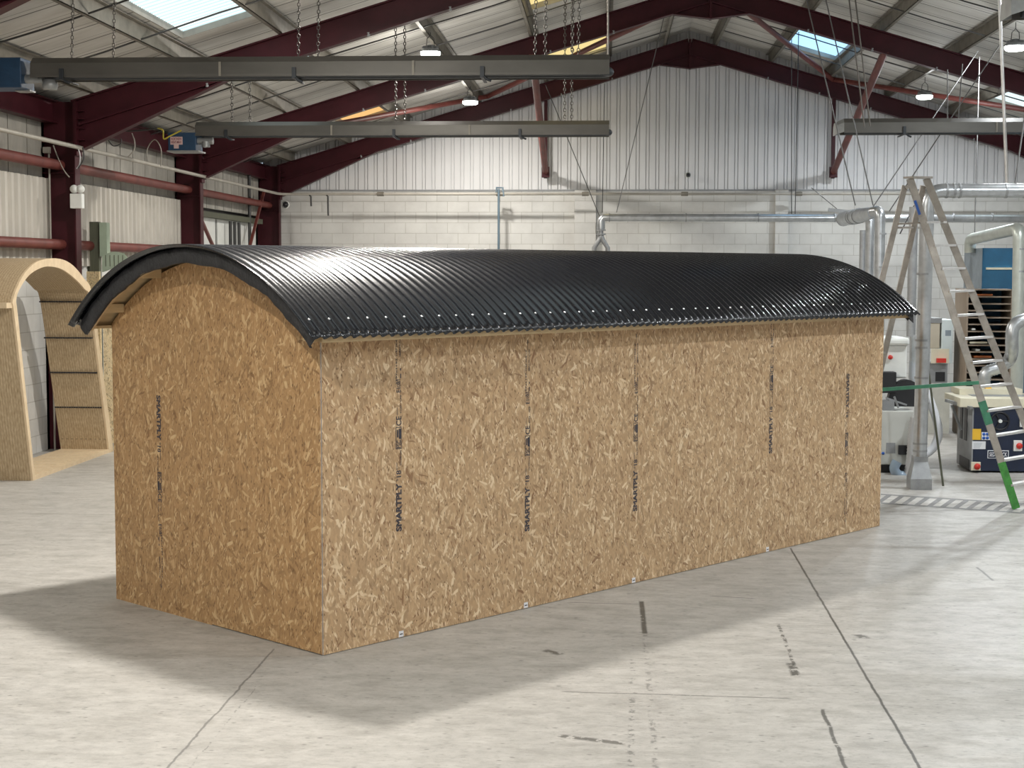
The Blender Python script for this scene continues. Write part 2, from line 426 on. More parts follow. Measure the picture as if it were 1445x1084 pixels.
# ================================================================== SETTING
XW, XR, YB, YE = -7.34, 10.75, -7.0, 32.35
RX, RZ, SL = 1.70, 7.15, 0.30
def rz(X, c=0.0): return RZ + c - SL*abs(X-RX)
struct('floor', MB().box((XW-.2, YB, -.12), (XR+.2, YE+.2, 0)), 'floor')
# left wall: blockwork low, liner above
mb = MB(); mb.box((XW-.2, YB, 0), (XW, YE, 2.45)); struct('wall_left', mb, 'block_y')
mb = MB()
for i in range(int((YE-YB)/.62)+1):
    y = YB+i*.62; y1 = min(y+.592, YE)
    if y1-y > .05: mb.box((XW-.12, y, 3.5), (XW, y1, 4.62))
struct('wall_left_liner', mb, 'liner_dirty')
struct('wall_left_backing', MB().box((XW-.2, YB, 2.4), (XW-.12, YE, 4.7)), 'black')
mb = MB(); P = []
y = YB; k = 0
while y < 25.6:
    P += [(y, .0), (y+.075, .0), (y+.10, .04), (y+.175, .04)]; y += .205
vs = []; fs = []
for (yy, d) in P: vs += [(XW+.03+d, yy, 2.42), (XW+.03+d, yy, 3.56)]
for i in range(len(P)-1): fs.append((2*i, 2*i+2, 2*i+3, 2*i+1))
mb.add(vs, fs); struct('wall_left_cladding', mb, plain('clad_warm', (.47, .445, .40), .55, var=.15, vs=3, stretch=(1, 1, .4)))
mb = MB(); mb.box((XW, 25.8, 2.42), (XW+.03, 28.2, 3.32)); mb.box((XW, 28.35, 2.42), (XW+.03, 31.5, 3.32)); struct('wall_left_panels', mb, 'white_paint')
# eaves beam
mb = MB(); mb.isec((XW+.12, YB, 4.42), (XW+.12, YE, 4.42), (0, 0, 1), .30, .15); struct('trim_1', mb, 'steel_red')
# end wall
mb = MB(); mb.box((XW-.2, YE, 0), (XR+.2, YE+.2, 4.06))
for a, b in ((811, 841), (1093, 1111)):
    xa = at(a, 300, Y=YE).x; xb = at(b, 300, Y=YE).x; mb.box((xa, YE-.16, 0), (xb, YE, 4.06))
struct('wall_end', mb, 'block_x')
mb = MB(); P = []; x = XW
while x < XR:
    P += [(x, .05), (x+.118, .05), (x+.124, .018), (x+.132, .018), (x+.140, .045), (x+.185, .045), (x+.191, .018), (x+.199, .018)]; x += .206
vs = []; fs = []
for (xx, d) in P: vs += [(xx, YE+.06-d, 4.06), (xx, YE+.06-d, max(4.07, rz(xx, .3)))]
for i in range(len(P)-1): fs.append((2*i, 2*i+2, 2*i+3, 2*i+1))
mb.add(vs, fs); struct('wall_end_cladding', mb, 'gable_clad')
mb = MB(); mb.box((XW, YE-.02, 4.04), (XR, YE+.02, 4.075)); struct('trim_2', mb, 'grey_mid')
struct('wall_right', MB().box((XR, YB, 0), (XR+.2, YE, 4.7)), 'block_y')
struct('wall_back', MB().box((XW-.2, YB-.2, 0), (XR+.2, YB, 7.6)), 'block_x')

# ceiling with rooflight openings
SKY = [(-5.3, -4.2, 16.2, 18.95, 'sky_white', 'white corrugated rooflight above the near left heater'),
       (-5.3, -4.2, 20.55, 23.2, 'sky_white', 'white corrugated rooflight behind the nearest full rafter'),
       (-5.27, -4.15, 28.5, 30.7, 'sky_orange', 'amber rooflight low on the far left roof slope'),
       (-1.19, .01, 28.6, 31.45, 'sky_yellow', 'yellow rooflight above the far end of the near heater'),
       (-1.25, .0, 21.9, 24.4, 'sky_yellow', 'yellow rooflight cut by the top of the picture'),
       (3.37, 4.5, 28.0, 30.7, 'sky_blue', 'blue rooflight right of the ridge near the end gable'),
       (7.1, 8.2, 28.2, 30.2, 'sky_white', 'pale rooflight at the right edge of the roof'),
       (-5.3, -4.2, 8.0, 10.7, 'sky_white', None), (-1.25, 0, 8.0, 10.7, 'sky_white', None),
       (3.37, 4.5, 8.0, 10.7, 'sky_white', None), (7.1, 8.2, 8.0, 10.7, 'sky_white', None),
       (3.37, 4.5, 1.5, 4.2, 'sky_white', None), (-1.25, 0, 1.5, 4.2, 'sky_white', None), (7.1, 8.2, 16.2, 18.9, 'sky_white', None)]
CZ = .22
def ceil_side(x0, x1):
    xs = sorted({x0, x1, *[q for s in SKY for q in s[:2] if x0 < q < x1]})
    ys = sorted({YB, YE+.1, *[q for s in SKY for q in s[2:4]]})
    mb = MB()
    for i in range(len(xs)-1):
        for j in range(len(ys)-1):
            cx, cy = (xs[i]+xs[i+1])/2, (ys[j]+ys[j+1])/2
            if any(s[0] < cx < s[1] and s[2] < cy < s[3] for s in SKY): continue
            a, b = xs[i], xs[i+1]
            vs = [(x, y, rz(x, CZ+t)) for t in (0, .05) for y in (ys[j], ys[j+1]) for x in (a, b)]
            mb.add(vs, [(0, 2, 3, 1), (4, 5, 7, 6), (0, 1, 5, 4), (2, 6, 7, 3), (0, 4, 6, 2), (1, 3, 7, 5)])
    return mb
mb = ceil_side(XW-.2, RX); m2 = ceil_side(RX, XR+.2); mb.add(m2.v, m2.f); struct('ceiling', mb, 'ceiling')
for i, (x0, x1, y0, y1, mt, lab) in enumerate(SKY):
    mb = MB(); n = int((y1-y0+.1)/.0185); vs = []; fs = []
    for k in range(n+1):
        y = y0-.05+k*.0185; d = .012*math.sin(k*math.pi/2)
        vs += [(x0-.05, y, rz(x0-.05, CZ+.075)+d), (x1+.05, y, rz(x1+.05, CZ+.075)+d)]
    for k in range(n): fs.append((2*k, 2*k+2, 2*k+3, 2*k+1))
    mb.add(vs, fs); o = struct('window_%d' % (i+1), mb, mt)
    if lab: o['label'] = lab
    # timber-coloured upstand strips of the opening
    mb = MB()
    for xx in (x0, x1): mb.beam((xx, y0, rz(xx, CZ+.03)), (xx, y1, rz(xx, CZ+.03)), .02, .09)
    for yy in (y0, y1): mb.beam((x0, yy, rz(x0, CZ+.03)), (x1, yy, rz(x1, CZ+.03)), .02, .09)
    struct('trim_%d' % (i+3), mb, 'liner_dirty')

# purlins, each a Z section
px_ = [-6.65, -5.42, -4.17, -2.65, -1.25, .03, 1.2, 2.2, 3.35, 4.52, 5.75, 7.05, 8.35, 9.65]
nm = ['lowest', 'second', 'third', 'fourth', 'fifth', 'sixth', 'seventh']
for i, x in enumerate(px_):
    mb = MB(); L = i < 7; s = 1 if L else -1
    for (a, b, c, d) in ((-.004, .004, 0, .2), (-.06*s, .004*s, 0, .008), (-.004*s, .06*s, .19, .2)):
        x0, x1 = x+min(a, b), x+max(a, b)
        vs = [(xx, y, rz(x, .01+z)) for z in (c, d) for y in (YB, YE) for xx in (x0, x1)]
        mb.add(vs, [(0, 2, 3, 1), (4, 5, 7, 6), (0, 1, 5, 4), (2, 6, 7, 3), (0, 4, 6, 2), (1, 3, 7, 5)])
    k = i if L else 13-i
    solo('roof_purlin', mb, 'galv', 'galvanised steel roof purlin, %s up from the eaves on the %s slope' % (nm[k], 'left' if L else 'right'), 'purlin', 'roof purlins')

# anti-sag rods below the purlins
for b, y0 in enumerate((13.2, 19.5, 25.7)):
    for j, dy in enumerate((2.6, 4.4)):
        for side in (-1, 1):
            mb = MB(); y = y0+dy
            xa = RX+side*9.0; xb = RX+side*.5
            pts = [(xa+(xb-xa)*q/6, y+.08*math.sin(q*2.1), rz(xa+(xb-xa)*q/6, .03)) for q in range(7)]
            mb.tube(pts, .011, 6)
            solo('sag_rod', mb, 'wire_dark', 'dark sag rod on the %s roof slope, %s bay, %s of its pair' % (
                'left' if side < 0 else 'right', ('near', 'middle', 'far')[b], ('nearer', 'farther')[j]), 'rod', 'sag rods under the roof')

# ------------------------------------------------------------------ portal frames
def frame(Y, lab, hz_bot=3.90, left_only=False):
    r = thing('portal_frame', lab, 'steel frame', (RX, Y, 0), 'dark red portal frames')
    XI, D = -6.9, .46
    for s, nmn in ((-1, 'left'), (1, 'right')):
        xi = RX + s*(RX-XI)
        xc = xi + s*D/2
        c = MB(); c.isec((xc, Y, 0), (xc, Y, rz(xi, -.02)), (1, 0, 0), D, .19)
        for z in (3.62, 4.02): c.box((xc-D/2+.02, Y-.09, z), (xc+D/2-.02, Y+.09, z+.012))
        link('column', c, 'steel_red', r)
        c = MB(); dep = .34
        p = Vector((xi, Y, rz(xi)-dep/2)); q = Vector((RX, Y, rz(RX)-dep/2)); c.isec(p, q, (0, 0, 1), dep, .17)
        link('rafter', c, 'steel_red', r)
        # eaves haunch
        c = MB(); xh = xi - s*2.05; zt = rz(xi)-dep; zh = rz(xh)-dep
        tri = [(xi, zt), (xh, zh), (xi, hz_bot)]
        c.add([(x, Y+e, z) for e in (-.007, .007) for x, z in tri], [(0, 1, 2), (5, 4, 3), (0, 3, 4, 1), (1, 4, 5, 2), (2, 5, 3, 0)])
        c.beam((xi, Y, hz_bot), (xh, Y, zh), .17, .018)
        c.box((min(xi, xi-s*.03), Y-.1, hz_bot-.05), (max(xi, xi-s*.03), Y+.1, rz(xi, -.02)))
        for z in (4.05, 4.2, 4.32, 4.42): c.box((min(xi-s*.03, xi-s*.12), Y-.085, z), (max(xi-s*.03, xi-s*.12), Y+.085, z+.008))
        link('haunch', c, 'steel_red', r)
    c = MB(); a = .62
    pts = [(RX-a, rz(RX-a)-.34), (RX, rz(RX)-.34), (RX+a, rz(RX+a)-.34), (RX, rz(RX)-.60)]
    c.add([(x, Y+e, z) for e in (-.007, .007) for x, z in pts], [(0, 1, 2, 3), (7, 6, 5, 4), (0, 4, 5, 1), (1, 5, 6, 2), (2, 6, 7, 3), (3, 7, 4, 0)])
    c.beam((RX-a, Y, rz(RX-a)-.345), (RX, Y, rz(RX)-.605), .17, .018); c.beam((RX, Y, rz(RX)-.605), (RX+a, Y, rz(RX+a)-.345), .17, .018)
    c.box((RX-.02, Y-.1, rz(RX)-.62), (RX+.02, Y+.1, rz(RX)-.02))
    link('apex_haunch', c, 'steel_red', r)
    # bolt cleats under the rafter
    for s in (-1, 1):
        for k in range(6):
            x = RX+s*(1.6+k*1.05); z = rz(x)-.34
            link('cleat', MB().cyl((x, Y-.07, z-.03), (x, Y-.07, z+.02), .022, 6), 'grey_mid', r)
    return r
frame(13.2, 'dark red portal frame nearest the camera, its haunch in the top left corner')
frame(19.62, 'dark red portal frame whose column stands right behind the plywood pod')
frame(25.75, 'dark red portal frame in mid hall, its rafter crossing above the ridge lamps')
frame(32.0, 'dark red portal frame standing against the white end wall')

# roof bracing tubes of the far bay
def tube_thing(name, pts, r, mat, label, cat, group=None, n=12):
    return solo(name, MB().tube(pts, r, n), mat, label, cat, group)
G = 'red bracing tubes in the far bay'
NL = at(688, 136, Y=31.85); NR = at(1175, 112, Y=31.85)
tube_thing('bracing_tube', [at(947, 14, Y=25.85), NL], .05, 'steel_red_bright', 'red roof bracing tube slanting down left from beside the ridge', 'brace', G)
tube_thing('bracing_tube', [at(1047, 11, Y=25.85), NR], .05, 'steel_red_bright', 'red roof bracing tube crossing below the blue rooflight', 'brace', G)
tube_thing('bracing_tube', [NL, at(420, 185, Y=26.5)], .05, 'steel_red_bright', 'red roof bracing tube under the amber rooflight', 'brace', G)
tube_thing('bracing_tube', [NR, at(1500, 163, Y=27.5)], .05, 'steel_red_bright', 'red roof bracing tube passing behind the small lamp at right', 'brace', G)
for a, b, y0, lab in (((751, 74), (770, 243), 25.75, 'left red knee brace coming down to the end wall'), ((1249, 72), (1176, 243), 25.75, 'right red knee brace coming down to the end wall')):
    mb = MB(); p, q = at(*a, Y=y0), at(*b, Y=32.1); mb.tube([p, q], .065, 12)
    r = thing('knee_brace', lab, 'brace', q, G); link('tube', mb, 'steel_red_bright', r)
    link('foot_plate', MB().cbox(q, (.16, .1, .22)), 'steel_red', r)
for a, zt, lab in ((770, 5.92, 'thin dark wind post above the left knee brace'), (1175, 5.94, 'thin dark wind post above the right knee brace')):
    p = at(a, 245, Y=32.2); solo('wind_post', MB().box((p.x-.035, 32.14, p.z-.1), (p.x+.035, 32.24, zt)), 'steel_red', lab, 'post')

# left wall rails (tubes between the columns)
YS = (13.2, 19.62, 25.75, 32.0)
for z, zl in ((3.73, 'upper'), (2.70, 'lower')):
    for i in range(3):
        if z < 3 and i == 2: continue
        mb = MB().cyl((-7.13, YS[i]+.01, z), (-7.13, YS[i+1]-.01, z), .068, 14)
        solo('wall_rail', mb, 'steel_red_bright', '%s red tubular rail along the left wall, %s' % (zl, ('left of the first column', 'between the first and second columns', 'between the second and last columns')[i]), 'rail', 'red rails on the left wall')
# service pipe running along the left wall and along the end wall
mb = MB(); mb.tube([(-6.83, 12, 3.95), (-6.83, 31.4, 3.95), (-6.78, 31.62, 3.95), (-6.6, 31.7, 3.95), (10.5, 31.7, 3.95)], .028, 10)
r = thing('service_pipe', 'thin galvanised service pipe along the left wall and the end wall', 'pipe', (-6.83, 19.6, 3.95))
link('pipe', mb, 'hook_pipe', r)
for x in (482+55, 705, 826, 966, 1127):
    p = at(x, 278, Y=31.7); link('coupling', MB().cyl((p.x-.07, 31.7, 3.95), (p.x+.07, 31.7, 3.95), .045, 10), 'galv', r)
# drop pipe
p = at(704, 272, Y=31.7)
mb = MB().tube([(p.x-.05, 31.7, 3.98), (p.x-.05, 31.7, 4.08), (p.x+.08, 31.68, 4.08), (p.x+.1, 31.68, 3.9)], .022, 8); 
mb.cyl((p.x+.0, 31.66, 4.05), (p.x+.0, 31.66, 0), .026, 10)
solo('drop_pipe', mb, plain('pipe_bluegrey', (.11, .16, .20), .45), 'blue grey drop pipe hanging from the service pipe on the end wall', 'pipe')
for x, l in ((439, .42), (463, .75)):
    q = at(x, 279, Y=31.7); solo('pipe_hook', MB().tube([(q.x-.05, 31.7, 3.95), (q.x, 31.68, 3.9), (q.x, 31.7, 3.95-l*.6)], .018, 6), 'wire_dark',
        '%s dark hook hanging from the service pipe near the corner' % ('shorter' if l < .5 else 'longer'), 'hook')

# ------------------------------------------------------------------ lamps
def lamp(X, Y, lab, sz=5.61):
    zt = rz(X, 0)
    r = thing('high_bay_lamp', lab, 'lamp', (X, Y, sz), 'high bay lamps')
    mb = MB().revolve([(0, .10), (.06, .10), (.07, .06), (.13, .045), (.15, .01), (.15, 0)], (X, Y, sz), 28)
    for k in range(10):
        t = k*math.pi/5; mb.beam((X+.05*math.cos(t), Y+.05*math.sin(t), sz+.07), (X+.125*math.cos(t), Y+.125*math.sin(t), sz+.06), .008, .04)
    link('housing', mb, 'lamp_body', r)
    link('diffuser', MB().revolve([(.148, .01), (.148, -.035), (.12, -.06), (0, -.065)], (X, Y, sz), 28), 'lamp_glow', r)
    mb = MB().tube([(X-.06, Y, sz+.09), (X-.05, Y, sz+.2), (X, Y, sz+.25), (X+.05, Y, sz+.2), (X+.06, Y, sz+.09)], .006, 6); mb.cyl((X, Y, sz+.25), (X, Y, zt+.05), .006, 6)
    link('hanger', mb, 'wire_dark', r)
    for kind, en in (('AREA', LP), ('POINT', LP*.16)):
      ld = bpy.data.lights.new('lamp_light', kind); ld.energy = en*(1 if X < 0 else .74)*(.68 if Y > 28 else 1)
      if kind == 'AREA': ld.shape = 'DISK'; ld.size = .28
      else: ld.shadow_soft_size = .10
      ld.color = (1, .95, .87) if X < 0 else (.93, .975, 1)
      lo = bpy.data.objects.new('lamp_light', ld); lo.location = (0, 0, -.072 if kind == 'AREA' else -.17); lo.parent = r; COL.objects.link(lo)
LP = 215
for i, Y in enumerate((-2.6, 4.1, 10.5, 16.7, 22.8, 29.45)):
    lamp(-2.63, Y, ('high bay lamp of the left row, behind the camera', 'high bay lamp of the left row, nearest the camera', 'high bay lamp hanging over the near end of the shed', 'high bay lamp of the left row above the far side of the shed',
        'lit high bay lamp behind the top of the near left heater', 'lit high bay lamp above the farther left heater')[i], 5.12 if i == 2 else 5.61)
for i, Y in enumerate((-2.6, 4.1, 10.2, 16.4, 22.6, 28.85)):
    lamp(5.86, Y, ('high bay lamp of the right row, behind the camera', 'high bay lamp of the right row, nearest the camera', 'high bay lamp of the right row beside the shed', 'high bay lamp of the right row above the ladder',
        'lit high bay lamp at the right edge of the picture', 'lit high bay lamp above the right heater')[i])

# ------------------------------------------------------------------ radiant heaters
def chain(name, p, q, lab, par=None, rr=.0045, ln=.05):
    p, q = Vector(p), Vector(q); L = (q-p).length; n = max(2, int(L/(ln*.78))); mb = MB(); d = (q-p)/n
    dn = d.normalized(); a = dn.cross(Vector((0, 1, 0))).normalized(); b = dn.cross(a)
    for i in range(n):
        c = p + d*(i+.5); s = a if i % 2 else b
        pts = [c+dn*ln*.35*u+s*ln*.26*w for u, w in ((-1, -.6), (-.6, -1), (.6, -1), (1, -.6), (1, .6), (.6, 1), (-.6, 1), (-1, .6))]
        mb.tube(pts, rr, 4, closed=True)
    if par is not None: return link(name, mb, 'chain', par)
    return solo(name, mb, 'chain', lab, 'chain', 'chains holding the heaters')
def heater(x0, x1, Y, z, lab, box_left=None, hx=(), endcap=None):
    """U-tube radiant heater: folded reflector trough with burner tubes under it"""
    r = thing('radiant_heater', lab, 'heater', ((x0+x1)/2, Y, z), 'overhead radiant heaters')
    def trough(xa, xb, o=0):
        pr = [(-.20, 0), (-.19, .13), (-.12, .19), (.12, .19), (.19, .13), (.20, 0)]
        t = .006
        pts = [(y, zz) for y, zz in pr] + [(y*(1-t*6), zz-t) if abs(y) < .15 else (y-math.copysign(t, y), zz) for y, zz in pr[::-1]]
        return [Vector((xa, Y+y, z+zz)) for y, zz in pts]
    mb = MB(); pr = trough(x0, x1); mb.sweep(pr, (x0, 0, 0), (x1, 0, 0), False)
    n = len(pr)
    mb.add([(x1, Y-.20, z), (x1, Y-.19, z+.13), (x1, Y-.12, z+.19), (x1, Y+.12, z+.19), (x1, Y+.19, z+.13), (x1, Y+.20, z)], [(0, 1, 2, 3, 4, 5)])
    mb.box((x0, Y-.206, z-.012), (x1, Y-.196, z+.012)); mb.box((x0, Y+.196, z-.012), (x1, Y+.206, z+.012))
    link('reflector', mb, 'heater', r)
    for s in (-1, 1): link('burner_tube', MB().cyl((x0+.05, Y+s*.10, z+.035), (x1-.1, Y+s*.10, z+.035), .045, 12), 'heater_dark', r)
    pts = [(x1-.1, Y+.10*math.cos(t), z+.035) for t in (0,)]
    mb = MB().tube([(x1-.1+.10*math.sin(t), Y-.10*math.cos(t), z+.035) for t in [math.pi*k/8 for k in range(9)]], .045, 12); link('return_bend', mb, 'heater_dark', r)
    k = (x1-x0)/3
    for j in (1, 2):
        mb = MB(); xx = x0+k*j
        mb.box((xx-.012, Y-.214, z-.01), (xx+.012, Y-.206, z+.13)); link('joint_strap', mb, 'galv', r)
    for x in hx:
        mb = MB(); mb.beam((x, Y-.23, z-.035), (x, Y+.23, z-.035), .03, .012); mb.box((x-.02, Y-.235, z-.04), (x+.02, Y-.21, z+.07)); mb.tube([(x+.02, Y-.23, z-.03), (x+.05, Y-.24, z-.06), (x+.09, Y-.23, z-.075)], .014, 6)
        link('hanger_bracket', mb, 'heater_dark', r)
    return r
h1 = heater(-5.78, .02, 15.3, 4.31, 'long dusty radiant heater nearest the camera at upper left', hx=(-5.45, -3.1, -.63-.6))
h2 = heater(-5.85, .03, 21.7, 4.285, 'long radiant heater with a blue control box, farther left', hx=(-5.4, -3.0, -.62-.6))
h3 = heater(3.28, 9.5, 21.7, 4.30, 'grey radiant heater above the step ladder at right', hx=(4.1, 6.3))
h4 = heater(3.26, 9.2, 12.5, 4.42, 'radiant heater end cut by the top right corner', hx=(3.9,))
for h, xx, Y, z in ((h3, 3.28, 21.7, 4.30), (h4, 3.26, 12.5, 4.42)):
    mb = MB(); mb.add([(xx-.0, Y-.20, z), (xx-.0, Y-.19, z+.13), (xx, Y-.12, z+.19), (xx, Y+.12, z+.19), (xx, Y+.19, z+.13), (xx, Y+.20, z), (xx-.10, Y-.17, z-.03), (xx-.10, Y-.16, z+.09), (xx-.10, Y-.10, z+.14), (xx-.10, Y+.10, z+.14), (xx-.10, Y+.16, z+.09), (xx-.10, Y+.17, z-.03)],
        [(0, 1, 7, 6), (1, 2, 8, 7), (2, 3, 9, 8), (3, 4, 10, 9), (4, 5, 11, 10), (11, 10, 9, 8, 7, 6)])
    link('end_cap', mb, 'galv_grey', h)
# burner boxes
mb = MB().box((-6.35, 15.12, 4.20), (-5.88, 15.48, 4.50)); link('burner_box', mb, 'navy', h1, bevel=.008)
mb = MB().cyl((-5.9, 15.25, 4.30), (-5.70, 15.25, 4.30), .045, 14); mb.revolve([(0, 0), (.07, 0), (.08, .05), (.06, .1), (0, .1)], (-5.62, 15.22, 4.19), 14); link('burner_head', mb, 'galv_grey', h1)
mb = MB().box((-6.02, 15.3, 4.185), (-5.86, 15.46, 4.20)); link('box_lip', mb, 'galv_grey', h1)
bx = MB().box((-6.24, 21.5, 4.07), (-5.84, 21.86, 4.32)); b2 = link('burner_box', bx, 'navy', h2, bevel=.006)
link('box_lip', MB().box((-6.26, 21.5, 4.05), (-5.80, 21.88, 4.068)), 'galv_grey', h2)
mb = MB().cyl((-5.86, 21.62, 4.21), (-5.62, 21.62, 4.21), .05, 14); mb.cyl((-5.72, 21.6, 4.12), (-5.72, 21.6, 4.2), .06, 14); link('burner_head', mb, 'galv_grey', h2)
link('name_plate', MB().box((-6.205, 21.494, 4.15), (-6.03, 21.50, 4.26)), 'label_pink', b2)
link('tag_plate', MB().box((-6.155, 21.494, 4.095), (-6.085, 21.50, 4.15)), 'label_pink', b2)
for tx, zz in (('NORTHERN', 4.213), ('HEAT-MAX', 4.167)):
    link('lettering', place(text_mb(tx, .034, .15), (-6.193, 21.492, zz), (1, 0, 0), (0, 0, 1)), 'maroon_ink', b2)
# chains and wires carrying the heaters
def rp(x, y, Y): return at(x, y, Y=Y)
for x, top, lab in ((-5.42, 0, 'chain over the blue burner box end of the near left heater'), (-4.99, 0, 'second chain holding the near left heater, right of the first'),
                    (-3.1, 0, 'chain at the middle of the near left heater'), (-2.9, 0, 'chain just right of the middle chain on the near left heater'),
                    (-.72, 0, 'leftmost chain at the right end of the near left heater'), (-.62, 0, 'second chain at the right end of the near left heater'),
                    (-.35, 0, 'third chain at the right end of the near left heater'), (-.29, 0, 'rightmost chain at the right end of the near left heater')):
    chain('heater_chain', (x, 15.3, 4.5), (x+.03, 15.3, rz(x, .2)), lab)
for x, lab in ((-5.36, 'chain above the sign end of the farther left heater'), (-5.1, 'chain right of the sign end chain on the farther left heater'), (-3.0, 'left one of the chains mid way on the farther left heater'), (-2.87, 'right one of the chains mid way on the farther left heater'),
               (-.6, 'left one of the chains at the far right end of the farther left heater'), (-.5, 'right one of the chains at the far right end of the farther left heater')):
    chain('heater_chain', (x, 21.7, 4.47), (x+.0, 21.7, rz(x, .1)), lab, rr=.006, ln=.06)
# hanging wires at right
W = [((1150, 50), (1207, 290), 'wire', 21, 'wire left of the right bracing, dropping to the extraction elbow'),
     ((1177, 50), (1232, 290), 'wire', 21, 'second wire dropping to the extraction elbow'),
     ((1200, 15), (1220, 180), 'chain', 18, 'rusty wire crossing right of the blue rooflight'),
     ((1209, 15), (1228, 178), 'chain', 18, 'rusty wire just right of its twin by the blue rooflight'),
     ((1117, 40), (1117, 302), 'wire_dark', 29, 'left one of the twin straight wires holding the wall duct'),
     ((1127, 45), (1122, 302), 'wire_dark', 29, 'right one of the twin straight wires holding the wall duct'),
     ((1380, 72), (1232, 292), 'wire', 23, 'long slanting stay wire rising right from the duct elbow'),
     ((1410, 64), (1255, 298), 'wire', 22.3, 'longest slanting stay wire ending near the right lamp'),
     ((1412, 40), (1421, 258), 'alu_bright', 14.8, 'bright white rod hanging from the top right heater'),
     ((1448, 150), (1430, 275), 'wire', 17, 'wire to the bright duct at the right edge'),
     ((1337, 98), (1337, 172), 'wire', 21.7, 'first short wire above the right heater'),
     ((1358, 90), (1352, 172), 'wire', 21.7, 'second short wire above the right heater'),
     ((1382, 80), (1375, 345), 'wire', 23, 'vertical wire passing behind the right heater'),
     ((940, 12), (870, 300), 'wire', 27.5, 'long slanting wire crossing the gable to the duct end'),
     ((770, 120), (846, 305), 'wire_dark', 29.3, 'slanting wire from the heater end to the duct end'),
     ((853, 118), (850, 300), 'wire_dark', 29.3, 'vertical wire above the duct end'),
     ((858, 0), (858, 92), 'alu', 15.3, 'straight rod at the right end of the near left heater'),
     ((1145, 265), (1185, 298), 'wire', 28, 'short slanting stay left of the duct elbow'),
     ((1290, 290), (1270, 330), 'wire_dark', 21, 'dark short stay behind the ladder top')]
for a, b, mt, Y, lab in W:
    p = at(*a, Y=Y); q = at(*b, Y=Y)
    zt = rz(p.x, .05)
    if a[1] <= 60 and p.z < zt and a[1] > -1:
        d = (p-q); tt = (zt-q.z)/d.z; p2 = q+d*tt; p = p2 if (p2.z <= rz(p2.x, .2)) else p
    solo('hanging_wire', MB().tube([p, q], .009 if mt != 'alu_bright' else .016, 6), mt, lab, 'wire', 'hanging wires and stays')

# small fittings on the first column
r = thing('emergency_light', 'white emergency light with twin round spots on the first column', 'light', (-6.82, 19.5, 3.12))
p = at(110, 284, Y=19.5)
link('housing', MB().cbox((p.x, 19.47, p.z), (.16, .1, .19)), 'white_paint', r, bevel=.008)
for dx in (-.03, .05): link('spot_head', MB().revolve([(0, .06), (.045, .05), (.055, 0), (.05, -.02), (0, -.03)], (p.x+dx, 19.45, p.z+.155), 16, 'y'), 'white_paint', r)
p0 = at(66, 212, Y=19.5)
r = thing('conduit', 'pale vertical conduit with a junction box on the first column', 'conduit', (p0.x, 19.5, 0))
link('junction_box', MB().cbox((p0.x, 19.5, p0.z), (.09, .06, .08)), 'hook_pipe', r, bevel=.004)
link('conduit_pipe', MB().cyl((p0.x+.02, 19.52, 0.0), (p0.x+.02, 19.52, p0.z-.03), .014, 8), 'hook_pipe', r)
def cable(pts, Y, mat, lab, r=.008, g='loose cables on the left wall'):
    P = [at(x, y, Y=Y) for x, y in pts]
    out = []
    for i in range(len(P)-1):
        a = P[max(i-1, 0)]; b = P[i]; c = P[i+1]; d = P[min(i+2, len(P)-1)]
        for k in range(5):
            t = k/5; out.append(.5*((2*b)+(c-a)*t+(2*a-5*b+4*c-d)*t*t+(3*b-a-3*c+d)*t**3))
    out.append(P[-1]); return solo('cable', MB().tube(out, r, 6), mat, lab, 'cable', g)
cable([(75, 205), (84, 228), (92, 243), (98, 250)], 19.45, 'hook_pipe', 'pale cable drooping beside the junction box')
cable([(110, 208), (113, 220), (112, 232), (108, 238)], 19.45, 'label_white', 'white cable looping off the first column flange')
cable([(117, 208), (118, 224), (110, 238)], 19.42, 'wire_dark', 'dark cable looping off the first column flange')
cable([(186, 188), (190, 200), (189, 212), (180, 222)], 21, 'hook_pipe', 'curved pale cable on the liner right of the first haunch')
cable([(208, 230), (208, 210), (218, 197), (227, 210), (227, 235)], 22.5, 'hook_pipe', 'inverted U shaped cable on the liner before the second column')
cable([(176, 185), (200, 184), (222, 181)], 20.9, 'wire_dark', 'dark flex leading to the yellow hose', .012)
cable([(222, 181), (230, 184), (231, 196), (240, 192), (256, 184)], 21.5, 'yellow_hose', 'yellow hose feeding the blue control box', .012)
cable([(153, 198), (160, 206), (170, 203), (171, 196)], 20.5, 'wire_dark', 'dark cable swag under the first haunch')
for x0, x1, lab in ((325, 326, 'first dark vertical pipe beyond the second column'), (331, 330, 'second dark vertical pipe beyond the second column'), (337, 336, 'third dark vertical pipe beyond the second column'), (352, 350, 'dark vertical pipe nearest the corner column')):
    p = at(x0, 300, X=-7.2); solo('riser_pipe', MB().cyl((-7.2, p.y, 0), (-7.2, p.y, 3.3 if x0 < 340 else 4.3), .035, 8), 'wire_dark', lab, 'pipe', 'dark riser pipes in the far left corner')
solo('lintel_rail', MB().box((-7.3, 25.85, 3.32), (-7.18, 31.6, 3.42)), 'sage_dark', 'dark grey green lintel rail beyond the second column', 'rail')
solo('wall_brace', MB().beam((-7.1, 25.9, 3.55), (-7.1, 28.6, 2.0), .05, .05), 'steel_red_bright', 'slanting red wall brace beside the second column', 'brace', 'thin red wall braces')
solo('wall_brace', MB().beam((-7.1, 31.4, 4.0), (-7.1, 28.9, 1.8), .05, .05), 'steel_red_bright', 'slanting red wall brace beside the corner column', 'brace', 'thin red wall braces')
